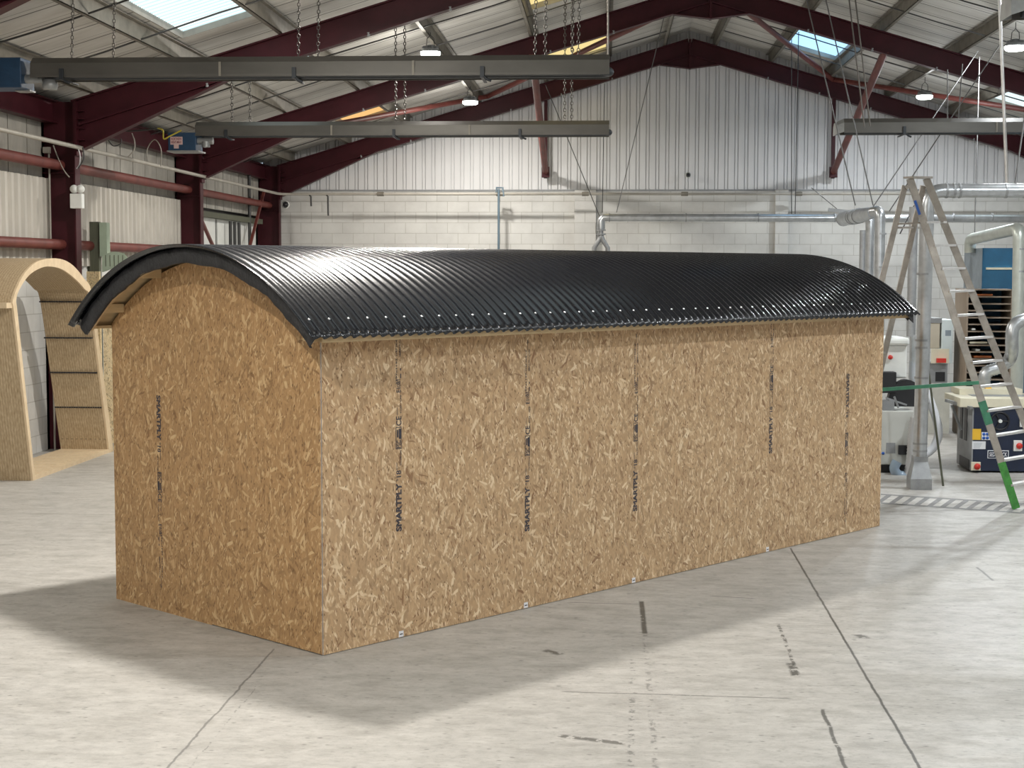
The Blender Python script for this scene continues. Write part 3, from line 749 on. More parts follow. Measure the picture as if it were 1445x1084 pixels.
# security cameras
p = at(403, 289, Y=31.8)
r = thing('security_camera', 'black and white dome security camera by the corner column', 'camera', p)
link('housing', MB().revolve([(0, .06), (.07, .05), (.085, 0), (.07, -.03)], p, 20, 'y'), 'white_paint', r)
link('dome', MB().revolve([(.055, -.03), (.04, -.06), (0, -.075)], p, 20, 'y'), 'black', r)
p = at(971, 247, Y=32.1)
r = thing('security_camera', 'small white security camera high on the end wall cladding', 'camera', p)
link('housing', MB().revolve([(0, .10), (.05, .10), (.06, 0), (.05, -.04)], p, 20, 'y'), 'white_paint', r)
link('lens', MB().revolve([(.035, -.04), (0, -.05)], p, 16, 'y'), 'black', r)

# ================================================================== THE SHED
TH = 0.87104; C0 = (-1.73025, 9.16074, 0)
SLn, SW, SH = 6.6835, 2.348, 1.985
shed = thing('timber_shed', 'long unfinished OSB-walled hut with a curved black corrugated roof', 'shed', C0, None, TH)
def sp(name, mb, mat, parent=shed, bevel=0): return link(name, mb, mat, parent, local=True, bevel=bevel)
# barrel geometry: centre cy, half chord, sagitta
RC, RH, ZE, SAG = 1.13, 1.335, 2.0, .535
RR = (RH*RH+SAG*SAG)/(2*SAG); RCZ = ZE+SAG-RR; AMAX = math.asin(RH/RR)
def arc(a, dr=0.0): return (RC+(RR+dr)*math.sin(a), RCZ+(RR+dr)*math.cos(a))   # (y, z)
def arcz(y, dr=0.0): return RCZ+math.sqrt(max(0, (RR+dr)**2-(y-RC)**2))
# side wall boards
joints = [0.0, 1.23, 2.44, 3.64, 4.25, 5.46, SLn]
boards = []
for i in range(6):
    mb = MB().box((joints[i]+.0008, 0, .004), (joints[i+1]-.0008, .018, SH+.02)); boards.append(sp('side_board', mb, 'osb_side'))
# gable boards with curved tops
def gable_board(y0, y1, z0, x=0.0, t=.018, dr=-.085):
    n = 24; pts = [(y0, z0)] + [(y0+(y1-y0)*k/n, arcz(y0+(y1-y0)*k/n, dr)) for k in range(n+1)] + [(y1, z0)]
    m = len(pts); return MB().add([(x+e, y, z) for e in (0, t) for y, z in pts], [tuple(range(m)), tuple(range(m, 2*m))[::-1]] + [(i, i+m, (i+1) % m+m, (i+1) % m) for i in range(m)])
gb = [sp('gable_board', gable_board(0.019, 1.174, .006), 'osb_gable_shaded'), sp('gable_board', gable_board(1.176, SW, .0), 'osb_gable_shaded')]
sp('gable_board', gable_board(0.019, SW, 0, SLn-.018), 'osb_gable_shaded')
sp('side_board', MB().box((0.02, SW-.018, .0), (SLn-.02, SW, SH+.02)), 'osb_side')
sp('floor_deck', MB().box((.03, .03, .01), (SLn-.03, SW-.03, .06)), 'pine')
sp('corner_strip', MB().box((-.0015, -.0015, .0), (.0005, .004, SH)), 'grey_mid')
# printed stamps
def stamp(board, s, z0, upward=True, side=True, k=1.0, cut=None, ):
    """the maker's print, a narrow band of lettering along z"""
    if side:
        O_ = Vector((s, -.0012, z0)); ux = Vector((0, 0, 1)) if upward else Vector((0, 0, -1)); uy = Vector((-1, 0, 0)) if upward else Vector((1, 0, 0))
    else:
        O_ = Vector((-.0012, s, z0)); ux = Vector((0, 0, 1)) if upward else Vector((0, 0, -1)); uy = Vector((0, 1, 0)) if upward else Vector((0, -1, 0))
    mb = MB()
    def put(m, x, y):
        q = place(m, O_+ux*x*k+uy*y, ux*k, uy); 
        if cut is not None: 
            if max(v.z for v in q.v) > cut: return
        mb.add(q.v, q.f)
    def rect(x, y, w, h):
        m = MB().add([(0, 0, 0), (w, 0, 0), (w, h, 0), (0, h, 0)], [(0, 1, 2, 3)]); put(m, x, y)
    put(text_mb('SMARTPLY', .050, .315, outline=.042), 0, 0)
    put(text_mb('o', .016, .016), .328, .03)
    put(text_mb('18', .042, .045), .352, .004)
    put(text_mb('EN 300 OSB 3', .011, .11), .43, .001); rect(.40, .038, .05, .005)
    for a, b, c, d in ((.535, 0, .14, .005), (.535, .045, .14, .005), (.535, 0, .005, .048), (.673, 0, .005, .048)): rect(a, b, c, d)
    put(text_mb('FSC', .034, .05), .542, .007); rect(.60, .006, .065, .016); rect(.61, .026, .05, .012)
    put(text_mb('CE', .046, .062), .685, 0)
    put(text_mb('0320 - CPR', .011, .12), .765, .0); rect(.755, .035, .05, .004)
    put(text_mb('E1', .036, .03), .90, .006); put(text_mb('OSB/3', .03, .05), .935, .008)
    put(text_mb('2397x1197', .014, .17), .95, .034); rect(.99, .002, .03, .008); rect(1.04, .002, .015, .008)
    put(text_mb('THIS SIDE UP', .013, .15), 1.13, .034); put(text_mb('SMARTPLY.COM', .013, .15), 1.13, .004)
    rect(1.28, .024, .05, .003); put(text_mb('>', .02, .025), 1.325, .015)
    return sp('printed_stamp', mb, 'ink', board)
stamp(boards[0], .632+.025, .70, True, cut=1.98); stamp(boards[1], 1.845+.025, .55, True); stamp(boards[2], 3.047+.025, .555, True)
stamp(boards[4], 4.855+.025, .842, True, cut=1.98); stamp(boards[5], 6.07-.025, 1.46, False)
stamp(gb[1], 1.772+.02, 1.515, False, side=False)
for s, bi in ((.649, 0), (1.834, 1), (3.037, 2), (4.834, 4)):
    t = sp('paper_label', MB().box((s-.02, -.002, .006), (s+.02, -.0005, .045)), 'label_white', boards[bi])
    sp('print_line', MB().box((s-.013, -.0026, .021), (s+.013, -.002, .028)), 'ink', t)
# roof deck under the sheeting
X0, X1 = -.19, SLn+.20
def arcband(x0, x1, d0, d1, a0=-AMAX, a1=AMAX, n=40):
    mb = MB(); vs = []
    for k in range(n+1):
        a = a0+(a1-a0)*k/n
        (ya, za), (yb, zb) = arc(a, d0), arc(a, d1)
        vs += [(x0, ya, za), (x0, yb, zb), (x1, ya, za), (x1, yb, zb)]
    fs = []
    for k in range(n):
        o = 4*k; p = o+4
        fs += [(o, p, p+1, o+1), (o+2, o+3, p+3, p+2), (o, o+2, p+2, p), (o+1, p+1, p+3, o+3)]
    fs += [(0, 1, 3, 2), (4*n, 4*n+2, 4*n+3, 4*n+1)]
    mb.add(vs, fs, False); return mb
sp('roof_deck', arcband(X0+.02, X1-.02, -.05, -.018, -AMAX*.985, AMAX*.985), 'pine')
sp('rake_rafter', arcband(X0+.006, X0+.05, -.106, -.05, -AMAX*.975, AMAX*.975), 'pine')
sp('rake_rafter', arcband(X1-.045, X1-.005, -.11, -.05, -AMAX*.975, AMAX*.975), 'pine')
# eaves boards closing the overhang
mb = MB(); ya = arc(-AMAX)[0]; mb.box((X0+.05, ya+.03, 1.955), (X1-.02, -.001, 1.982)); mb.box((X0+.05, ya+.022, 1.950), (X1-.02, ya+.045, 2.01)); sp('eaves_board', mb, 'pine')
mb = MB(); yb = arc(AMAX)[0]; mb.box((X0+.05, SW+.001, 1.962), (X1-.02, yb-.02, 1.982)); mb.box((X0+.05, yb-.04, 1.965), (X1-.02, yb-.02, 2.0)); sp('eaves_board', mb, 'pine')
# noggins seen under the gable overhang
for a in (-.62, -.3, .0, .33, .62):
    (y1, z1) = arc(a, -.05); (y2, z2) = arc(a, -.115); sp('noggin', MB().beam((X0+.045, (y1+y2)/2, (z1+z2)/2), (.0, (y1+y2)/2, (z1+z2)/2), .04, .06), 'pine')
# black membrane folded over the rake
n = 60; vs = []; rnd = random.Random(4)
for k in range(n+1):
    a = -AMAX*1.0+2*AMAX*k/n
    w1 = .004*math.sin(k*1.9)+.003*math.sin(k*.77); w2 = .006*math.sin(k*1.3+1)+.004*rnd.uniform(-1, 1)
    lo = -.112+.006*math.sin(k*.63+.6)+.003*rnd.uniform(-1, 1)
    for (x, d) in ((X0+.05, -.012), (X0-.004+w1, -.012), (X0-.006+w2, -.05), (X0-.003+w1*.6, lo), (X0+.02, lo-.004)):
        y, z = arc(a, d); vs.append((x, y, z))
fs = [(5*k+j, 5*k+5+j, 5*k+6+j, 5*k+1+j) for k in range(n) for j in range(4)]
mb = MB(); mb.add(vs, fs, True); o = sp('roofing_membrane', mb, 'membrane'); m = o.modifiers.new('t', 'SOLIDIFY'); m.thickness = .002
mb = MB(); ye, ze = arc(-AMAX)
vs = []
for k in range(n+1):
    a = -AMAX+2*AMAX*k/n
    for (x, d) in ((X1-.05, -.012), (X1+.004, -.012), (X1+.006, -.11)): y, z = arc(a, d); vs.append((x, y, z))
fs = [(3*k+j, 3*k+3+j, 3*k+4+j, 3*k+1+j) for k in range(n) for j in range(2)]
mb.add(vs, fs, True)
mb.add([(X1+.006, ye+.02, ze-.01), (X1-.16, ye-.01, ze-.02), (X1-.02, ye+.0, ze-.10), (X1+.02, ye+.08, ze-.06)], [(0, 1, 2), (0, 2, 3)])
o = sp('roofing_membrane', mb, 'membrane'); m = o.modifiers.new('t', 'SOLIDIFY'); m.thickness = .002
# curved corrugated sheeting
CX0, CX1, PITCH, AMP = X0-.075, X1+.07, .0762, .0108
nx = int((CX1-CX0)/PITCH*8); na = 44; vs = []; 
for k in range(na+1):
    a = -AMAX*1.02+2.04*AMAX*k/na
    for i in range(nx+1):
        x = CX0+(CX1-CX0)*i/nx; ph = 2*math.pi*(x-CX0)/PITCH; w = math.cos(ph); w = math.copysign(abs(w)**.72, w)
        y, z = arc(a, AMP*w); vs.append((x, y, z))
fs = [(k*(nx+1)+i, k*(nx+1)+i+1, (k+1)*(nx+1)+i+1, (k+1)*(nx+1)+i) for k in range(na) for i in range(nx)]
mb = MB(); mb.add(vs, fs, True); o = sp('corrugated_sheeting', mb, 'roof'); m = o.modifiers.new('t', 'SOLIDIFY'); m.thickness = .0015
sheet = o
sc = 0; x = CX0+PITCH
aa = -AMAX*1.02+.15/RR
base_me = None
while x < CX1-.02 and sc < 100:
    y, z = arc(aa, AMP)
    if base_me is None:
        ny, nz = math.sin(aa), math.cos(aa)
        mb = MB().revolve([(0, .007), (.004, .006), (.0075, .003), (.009, -.002)], (0, 0, 0), 10)
        q = Vector((0, 0, 1)).rotation_difference(Vector((0, ny, nz)))
        for i, v in enumerate(mb.v): mb.v[i] = q @ v
        so = sp('roof_screw', mb, 'screw', sheet); base_me = so.data
    else:
        so = bpy.data.objects.new('roof_screw', base_me); COL.objects.link(so); so.parent = sheet
    so.location = (x, y, z); sc += 1; x += PITCH*2

# ================================================================== PLYWOOD POD (left)
XP = -6.45
pod = thing('plywood_pod', 'leaning plywood arch pod section with an open front at the left edge', 'pod', (XP-.3, 18.1, 0))
outer = [(44, 677), (29, 545), (17, 440), (15, 427), (20, 409), (31, 387), (47, 371), (66, 365), (85, 366), (101, 375), (116, 393), (128, 416), (143, 525), (158, 634)]
inner = [(47, 668), (33, 545), (22, 440), (20, 424), (25, 408), (38, 389), (53, 379), (67, 376), (85, 380), (103, 393), (117, 408), (125, 424), (138, 525), (152, 630)]
fo = [at(x, y, X=XP) for x, y in outer]; fi = [at(x, y, X=XP) for x, y in inner]
fo[0].z = 0; fo[-1].z = 0; fi[0].z = .0; fi[-1].z = .0
def smooth(P, m=4):
    out = []
    for i in range(len(P)-1):
        a = P[max(i-1, 0)]; b = P[i]; c = P[i+1]; d = P[min(i+2, len(P)-1)]
        for k in range(m):
            t = k/m; out.append(.5*((2*b)+(c-a)*t+(2*a-5*b+4*c-d)*t*t+(3*b-a-3*c+d)*t**3))
    return out+[P[-1]]
fo2, fi2 = smooth(fo), smooth(fi); n = len(fo2); DX = Vector((-.62, 0, 0))
mb = MB(); vs = []
for a, b in zip(fo2, fi2): vs += [a, b, a+DX, b+DX]
fs = []
for k in range(n-1):
    o = 4*k; p = o+4; fs += [(o, o+2, p+2, p), (o+1, p+1, p+3, o+3), (o+2, o+3, p+3, p+2)]
mb.add(vs, fs); shell = link('shell', mb, 'kerf', pod)
mb = MB(); vs = []
E1 = Vector((.022, 0, 0))
for a, b in zip(fo2, fi2): vs += [a, b, a+E1, b+E1]
fs = []
for k in range(n-1):
    o = 4*k; p = o+4; fs += [(o+2, o+3, p+3, p+2), (o, o+2, p+2, p), (o+1, p+1, p+3, o+3)]
mb.add(vs, fs); link('front_rim', mb, 'plyface', pod)
mb = MB(); mb.box((XP-.62, fo[0].y+.03, 0), (XP+.02, fo[-1].y-.02, .045))
for k in range(9):
    y = fo[0].y+.3+k*.28; mb.box((XP-.1, y, .045), (XP-.0, y+.008, .048)); mb.box((XP-.5, y-.1, .045), (XP-.1, y-.092, .048))
link('floor_panel', mb, 'plyface', pod)
for x, y in ((125, 426), (131, 477), (138, 526), (145, 575), (151, 619)):
    mb = MB()
    p = at(x, y, X=XP); 
    for k in range(20):
        xx = XP-.62+k*.031; mb.box((xx, p.y-.03-.004*(k % 2), p.z-.008), (xx+.024, p.y+.02, p.z+.008))
    link('toothed_joint', mb, 'black', pod)
# eaves lip on the near side
p = fo[3]; link('eaves_lip', MB().box((XP-.62, p.y-.14, p.z-.06), (XP+.01, p.y+.02, p.z+.0)), 'plyface', pod)

# OSB sheets and green parts behind the pod
Y2 = 20.6
def pxbox(x0, y0, x1, y1, Y, dy, zfloor=False):
    a = at(x0, y0, Y=Y); b = at(x1, y1, Y=Y); z0 = 0 if zfloor else b.z
    return MB().box((a.x, Y, z0), (b.x, Y+dy, a.z))
o_ = solo('osb_hut_side', pxbox(122, 383, 144, 600, Y2, .05, True), 'osb_pale', 'pale OSB sheet standing just behind the plywood pod', 'board')
a = at(144, 390, Y=Y2-.25); b = at(300, 372, Y=Y2-.25)
pts = [(a.x, 0), (a.x, a.z)]
for k in range(13):
    t = k/12; x = a.x+(b.x-a.x)*t; pts.append((x, a.z+.22*math.sin(math.pi*t)))
pts += [(b.x, 0)]
m = len(pts); mb = MB().add([(x, Y2-.25+e, z) for e in (0, .018) for x, z in pts], [tuple(range(m)), tuple(range(m, 2*m))[::-1]] + [(i, i+m, (i+1) % m+m, (i+1) % m) for i in range(m)])
solo('osb_gable_sheet', mb, 'osb_pale', 'arched pale OSB gable sheet showing behind the shed roof corner', 'board')
pts = [at(x, y, Y=Y2-.3) for x, y in ((144, 384), (144, 362), (152, 357), (162, 355), (174, 358), (181, 366), (181, 372), (170, 377), (160, 378), (150, 382))]
mb = MB(); m = len(pts); mb.add([p+Vector((0, e, 0)) for e in (0, .052) for p in pts], [tuple(range(m)), tuple(range(m, 2*m))[::-1]] + [(i, i+m, (i+1) % m+m, (i+1) % m) for i in range(m)])
r = thing('green_arch_panel', 'sage green boarded arch panel on top of the OSB gable sheet', 'panel', pts[9])
link('panel', mb, 'sage', r)
mb = MB()
for x in (149, 155, 161, 167, 173): p = at(x, 360, Y=Y2-.305); q = at(x, 376, Y=Y2-.305); mb.box((p.x-.004, Y2-.305, q.z), (p.x+.004, Y2-.3, p.z))
link('groove_lines', mb, 'sage_dark', r)
r = thing('green_corner_post', 'tall sage green boxed post standing behind the plywood pod', 'post', at(133, 383, Y=Y2+.2))
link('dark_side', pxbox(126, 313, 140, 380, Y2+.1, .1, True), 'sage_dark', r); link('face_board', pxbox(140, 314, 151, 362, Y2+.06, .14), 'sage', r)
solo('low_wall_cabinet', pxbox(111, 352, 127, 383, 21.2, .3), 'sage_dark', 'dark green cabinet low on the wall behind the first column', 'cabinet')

# ================================================================== STEP LADDER
lad = thing('step_ladder', 'tall aluminium step ladder with green paint marks on its legs', 'ladder', (3.2, 15.6, 0))
T1 = at(1284, 252, Y=15.55); T2 = at(1307, 252, Y=15.75); F1 = at(1434, 719, Z=0); F2 = at(1490, 707, Z=0)
def rail(p, q, nm_, mat='alu', w=.028, h=.07): 
    d = (q-p).normalized(); return link(nm_, MB().beam(p, q, w, h, up=(1, 0, .3)), mat, lad)
F1.z = .01; F2.z = .01
r1 = rail(T1, F1, 'stile'); r2 = rail(T2, F2, 'stile')
# painted lengths of the near stile
def lerp(p, q, t): return p+(q-p)*t
link('green_foot_paint', MB().beam(lerp(T1, F1, .86), lerp(T1, F1, 1.0), .032, .074, up=(1, 0, .3)), 'green_bright', r1)
link('green_patch', MB().beam(lerp(T1, F1, .675), lerp(T1, F1, .745), .031, .073, up=(1, 0, .3)), 'green_paint', r1)
for y in (314, 347, 380, 412, 446, 479, 513, 547, 581, 616, 651, 686):
    t = (y-252)/(719-252); a = lerp(T1, F1, t); b = lerp(T2, F2, t)
    link('tread', MB().beam(a, b, .075, .022), 'alu_bright', lad)
mb = MB(); mb.beam(T1+Vector((-.02, -.02, .01)), T2+Vector((.02, .02, .01)), .12, .02); link('top_cap', mb, 'alu', lad)
B1 = at(1168, 708, Z=0); B2 = at(1203, 694, Z=0)
U1 = at(1277, 262, Y=15.62); U2 = at(1303, 262, Y=15.82)
link('rear_leg', MB().beam(U1, B1, .028, .055, up=(1, 0, .3)), 'alu', lad); link('rear_leg', MB().beam(U2, B2, .028, .055, up=(1, 0, .3)), 'alu', lad)
for t in (.13, .40, .53, .66, .8): link('rear_crossbar', MB().beam(lerp(U1, B1, t), lerp(U2, B2, t), .03, .02), 'alu', lad)
p = at(1268, 316, Y=15.6); q = at(1330, 313, Y=15.7); link('platform_bar', MB().beam(p, q, .05, .018), 'alu', lad)
p = at(1240, 550, Y=15.3); q = at(1381, 540, Y=15.3); link('spreader_bar', MB().beam(p, q, .03, .034), 'green_paint', lad)
p = at(1291, 283, Y=15.49); q = at(1298, 303, Y=15.49); link('blue_sticker', MB().beam(p, q, .006, .025, up=(1, 0, .3)), 'blue', lad)
p = at(1278, 266, Y=15.55); link('hinge_plate', MB().beam(p, p+Vector((.06, 0, .05)), .03, .035), 'alu', lad)

# leaning pole
p = at(1310, 522, Y=17.2); q = at(1331, 686, Z=0); solo('leaning_pole', MB().tube([p, q], .012, 8), 'sage_dark', 'thin grey green pole leaning beside the floor duct', 'pole')

# ================================================================== DUCTS
def elbow(c0, c1, c2, r, n=8):
    """points from c0 via corner c1 to c2 rounded"""
    c0, c1, c2 = Vector(c0), Vector(c1), Vector(c2); a = c1+(c0-c1).normalized()*r; b = c1+(c2-c1).normalized()*r
    return [c0]+[a*(1-t)**2+c1*2*t*(1-t)+b*t*t for t in [k/n for k in range(n+1)]]+[c2]
def rings(pts_axis, r, mb=None, w=.012):
    mb = mb or MB()
    for p, d in pts_axis: d = Vector(d).normalized(); p = Vector(p); mb.tube([p-d*w, p+d*w], r, 16)
    return mb
def ring_parts(axes, rad, par):
    for pd in axes: link('clamp_ring', rings([pd], rad), 'duct_dull', par)
def ribbed(pts, r0, r1, n=14, step=.018):
    """corrugated flexible hose: radius alternates along the way"""
    L = [0]
    for i in range(1, len(pts)): L.append(L[-1]+(pts[i]-pts[i-1]).length)
    out = []; i = 0; d = 0
    while d < L[-1]:
        while L[i+1] < d: i += 1
        out.append(lerp(pts[i], pts[i+1], (d-L[i])/max(1e-6, L[i+1]-L[i]))); d += step
    return MB().tube(out, [r0 if k % 2 else r1 for k in range(len(out))], n)
# main floor-to-roof duct
pb = at(1299, 691, Z=0); xv = pb.x; yv = pb.y+.08
zt = at(1380, 269, Y=yv).z
r = thing('extraction_duct', 'galvanised extraction duct rising from a flared floor box and turning right', 'duct', (xv, yv, 0))
pts = elbow((xv, yv, .32), (xv+.02, yv, zt), (xv+3.2, yv, zt), .17)
link('duct_pipe', MB().tube(pts, .075, 20), 'duct', r)
mb = MB(); w0, w1 = .115, .075
prof = [(w0, 0), (w0, .12), (w1, .3), (w1, .36)]
vs = [(xv+sx*w, yv+sy*w, z) for w, z in prof for sx, sy in ((-1, -1), (1, -1), (1, 1), (-1, 1))]
fs = [(4*i+j, 4*i+(j+1) % 4, 4*i+4+(j+1) % 4, 4*i+4+j) for i in range(3) for j in range(4)]+[(0, 3, 2, 1), (12, 13, 14, 15)]
link('floor_box', MB().add(vs, fs), 'duct_dull', r)
ring_parts([((xv, yv, z), (0, 0, 1)) for z in (.42, .50, 1.22, 1.55, 1.63, 2.35, 2.85)], .08, r)
ring_parts([((xv+x, yv, zt), (1, 0, 0)) for x in (.22, .30, .36, .85, 1.05, 1.15, 1.8)], .082, r)
# second riser behind it, with clear hose
p = at(1287, 400, Y=19.0)
r = thing('extraction_riser', 'narrow grey extraction riser with a clear hose tail behind the floor duct', 'duct', (p.x, 19.0, 1.0))
zb = at(1287, 475, Y=19.0).z; zt2 = at(1287, 292, Y=19).z
link('duct_pipe', MB().tube([(p.x, 19.0, zb), (p.x, 19.0, zt2)], .055, 16), 'duct_dull', r)
q = at(1290, 498, Y=19.0); link('joint_sleeve', MB().cyl((q.x, 19, q.z-.12), (q.x, 19, zb+.02), .058, 16), 'duct', r)
q2 = at(1292, 540, Y=19.0); mb = MB().tube([(q.x, 19, q.z-.1), (q.x-.01, 19, q.z-.3), (q2.x, 19, q2.z-.05)], [.058, .055, .035], 16)
link('clear_hose', mb, plain('clear_hose', (.55, .58, .62), .25, var=.1), r)
# wall duct along the end wall
p = at(852, 307, Y=29.4); zq = p.z
r = thing('wall_duct', 'long straight galvanised duct hung in front of the end wall', 'duct', (3, 29.4, zq))
link('duct_pipe', MB().cyl((p.x, 29.4, zq), (9.5, 29.4, zq-.02), .075, 18), 'duct', r)
link('end_elbow', MB().tube([(p.x+.1, 29.4, zq), (p.x, 29.4, zq), (p.x-.05, 29.4, zq-.06), (p.x-.05, 29.4, zq-.22)], .078, 16), 'duct', r)
ring_parts([((at(x, 307, Y=29.4).x, 29.4, zq), (1, 0, 0)) for x in (860, 968, 1070, 1178, 1345, 1400)], .085, r)
zz = zq-.22; xx = p.x-.05
mb = MB().tube([(xx, 29.4, zz+.02), (xx, 29.4, zz-.12), (xx-.04, 29.4, zz-.22), (xx-.13, 29.4, zz-.36), (xx-.14, 29.4, zz-.9)], .045, 12); mb.tube([(xx, 29.4, zz-.12), (xx+.04, 29.4, zz-.22), (xx+.13, 29.4, zz-.36), (xx+.14, 29.4, zz-.9)], .045, 12)
link('branch_piece', mb, 'duct_dull', r); ring_parts([((xx, 29.4, zz-.02), (0, 0, 1)), ((xx, 29.4, zz-.1), (0, 0, 1))], .09, r)
# branch cluster
def D(x, y, Y): return at(x, y, Y=Y)
r = thing('duct_manifold', 'short fat duct manifold with three down pipes right of the shed roof', 'duct', D(1220, 310, 24))
link('manifold_body', MB().tube([D(1190, 309, 26.5), D(1215, 304, 24.5), D(1232, 300, 23.6)], [.12, .115, .085], 18), 'duct', r)
a = D(1232, 299, 23.5); b = D(1242, 297, 23.3)
link('down_pipe', MB().tube(elbow(a, b, Vector((b.x+.02, b.y, .9)), .1), .078, 16), 'duct', r)
c = D(1228, 312, 24.4); link('down_pipe', MB().tube([D(1221, 306, 24.4), c, Vector((c.x+.0, 24.4, c.z-.2)), Vector((c.x, 24.4, .9))], [.06, .078, .068, .066], 16), 'duct', r)
c = D(1218, 325, 26); link('down_pipe', MB().cyl(c, (c.x, 26, .9), .055, 14), 'duct_dull', r)
d = D(1190, 309, 26.5)-D(1215, 304, 24.5)
ring_parts([(lerp(D(1190, 309, 26.5), D(1215, 304, 24.5), t), d) for t in (.02, .55, .66, .9)], .128, r)
ring_parts([((b.x+.02, b.y, z), (0, 0, 1)) for z in (b.z-.35, b.z-.85)], .083, r)
solo('hanger_rail', MB().beam(D(1169, 296, 27), D(1198, 299, 27), .07, .06), 'duct_dull', 'short grey hanger rail left of the duct manifold', 'rail')
# right grey-green duct over the blue cabinet
A, B, Cc = D(1369, 352, 23.2), D(1369, 340, 23.2), D(1428, 325, 20.8)
r = thing('cabinet_duct', 'pale duct arching over the blue cabinet and down on its right', 'duct', Cc)
pts = elbow(A+Vector((0, 0, -.05)), B+Vector((0, 0, .02)), Cc, .14)[:-1] + elbow(lerp(B, Cc, .6), Cc+Vector((.1, 0, .03)), Vector((Cc.x+.13, Cc.y, 0)), .15)[1:]
link('duct_pipe', MB().tube(pts, .085, 18), plain('duct_pale', (.50, .53, .49), .35, .5), r)
e = Cc+Vector((.12, 0, 0)); ring_parts([((e.x, e.y, e.z-.25), (0, 0, 1)), ((e.x, e.y, e.z-.55), (0, 0, 1))], .09, r)
# silver elbow with flexible hose at the saw
a0 = D(1450, 452, 18.8)
P = [D(1455, 450, 18.8), D(1440, 453, 18.8), D(1430, 462, 18.8), D(1428, 478, 18.8), D(1428, 495, 18.9), D(1424, 508, 19), D(1412, 518, 19), D(1400, 522, 19), D(1392, 526, 19), D(1389, 536, 19), D(1389, 552, 19)]
r = thing('flexible_duct', 'silver flexible duct curving down to the back of the saw', 'duct', P[-1])
link('hose', MB().tube(smooth(P, 5)[:22], .078, 18), 'duct', r); link('ribbed_hose', ribbed(smooth(P, 5)[20:], .070, .080, 18), 'duct', r)

# ================================================================== MACHINES
# shelving rack
ra = at(1360, 616, Z=0); YR = ra.y; xl = ra.x; xr = at(1427, 500, Y=YR).x; ztop = at(1390, 408, Y=YR).z
r = thing('pigeonhole_rack', 'tall plywood rack of narrow empty shelves behind the ladder', 'rack', ((xl+xr)/2, YR, 0))
link('side_panel', MB().box((xl, YR, 0), (xl+.02, YR+.75, ztop)), 'ply_grey', r)
link('side_panel', MB().box((xr-.02, YR, 0), (xr, YR+.75, ztop)), 'ply_grey', r)
link('back_panel', MB().box((xl+.02, YR+.73, 0), (xr-.02, YR+.75, ztop)), 'black', r)
for y in (409, 419, 429, 438.5, 448.5, 458, 468, 477.5, 487.5, 497, 507, 516.5, 526, 536, 556, 576):
    z = at(1390, y, Y=YR).z; link('shelf', MB().box((xl+.02, YR+.005, z-.009), (xr-.02, YR+.73, z+.009)), 'ply_grey', r)
for x, y, mt, w, lab in ((1392, 525, 'white_paint', .05, 'lowest small white item on the rack shelves'), (1375, 467, 'white_paint', .05, 'topmost small white item on the rack shelves, near the ladder stile'),
        (1400, 477, 'white_paint', .04, 'small white item farthest right on the rack shelves'), (1381, 496.5, 'white_paint', .06, 'small white item midway down the rack, just above a brown board'),
        (1388, 506, 'orange_brown', .25, 'lower reddish brown board lying on a rack shelf'), (1385, 418.5, 'orange_brown', .34, 'long reddish brown board on the top rack shelf'), (1382, 486, 'cream', .25, 'pale flat board on a middle rack shelf')):
    p = at(x, y, Y=YR); solo('stored_offcut', MB().box((p.x-w/2, YR+.05, p.z+.009), (p.x+w/2, YR+.3, p.z+.035)), mt, lab, 'offcut', 'items on the rack shelves')
# blue cabinet behind
Yc = 22.7; p = at(1387, 350, Y=Yc); q = at(1428, 408, Y=Yc); xcl = p.x
r = thing('extractor_cabinet', 'tall blue and grey dust extractor cabinet rising behind the shelf rack', 'cabinet', (xcl+.4, Yc+.5, 0))
link('front_panel', MB().box((xcl, Yc, 0), (xcl+1.6, Yc+.03, p.z)), 'cab_blue', r)
link('body', MB().box((xcl, Yc+.03, 0), (xcl+1.6, Yc+1.15, p.z)), 'cab_grey', r)
z = at(1400, 379, Y=Yc).z; link('handle_bar', MB().box((xcl+.05, Yc-.03, z-.015), (xcl+.42, Yc, z+.015)), 'cream', r)
# table saw
sa = at(1371, 667, Z=0); YF = sa.y; X0s = sa.x
def sz(y): return at(1400, y, Y=YF).z
def sx(x): return at(x, 620, Y=YF).x
r = thing('table_saw', 'dark blue panel saw with a cream table and red switches behind the ladder', 'saw', (X0s+.6, YF+.4, 0))
body = link('cabinet', MB().box((X0s+.01, YF, .02), (X0s+1.5, YF+.75, sz(576))), 'machine_blue', r, bevel=.006)
link('side_cover', MB().box((X0s-.005, YF, .02), (X0s+.01, YF+.75, sz(576))), 'grey_mid', r)
mb = MB().box((X0s-.012, YF+.25, .35), (X0s-.005, YF+.38, sz(578))); mb.box((X0s-.012, YF+.48, .35), (X0s-.005, YF+.6, sz(578))); mb.box((X0s-.01, YF+.1, .02), (X0s-.005, YF+.6, .14)); link('side_slots', mb, 'black', r)
link('table_top', MB().box((X0s-.16, YF-.02, sz(575)), (X0s+1.5, YF+.8, sz(562))), 'cream', r, bevel=.006)
link('table_plate', MB().box((X0s+.05, YF+.25, sz(562)), (X0s+1.5, YF+.55, sz(562)+.004)), 'grey_mid', r)
link('raised_table', MB().box((X0s-.05, YF+.5, sz(562)), (X0s+.7, YF+.95, sz(562)+.07)), 'cream', r)
mb = MB().beam(at(1335, 565, Y=YF+.3), at(1371, 576, Y=YF-.05), .04, .035); mb.beam(at(1343, 572, Y=YF+.25), at(1356, 607, Y=YF+.3), .025, .025); link('fence_rail', mb, 'galv_grey', r)
mb = MB(); cx, cz = sx(1410), sz(594); mb.revolve([(.10, 0), (.115, -.02), (.105, -.035), (.09, -.02), (.10, 0)], (cx, YF, cz), 24, 'y'); 
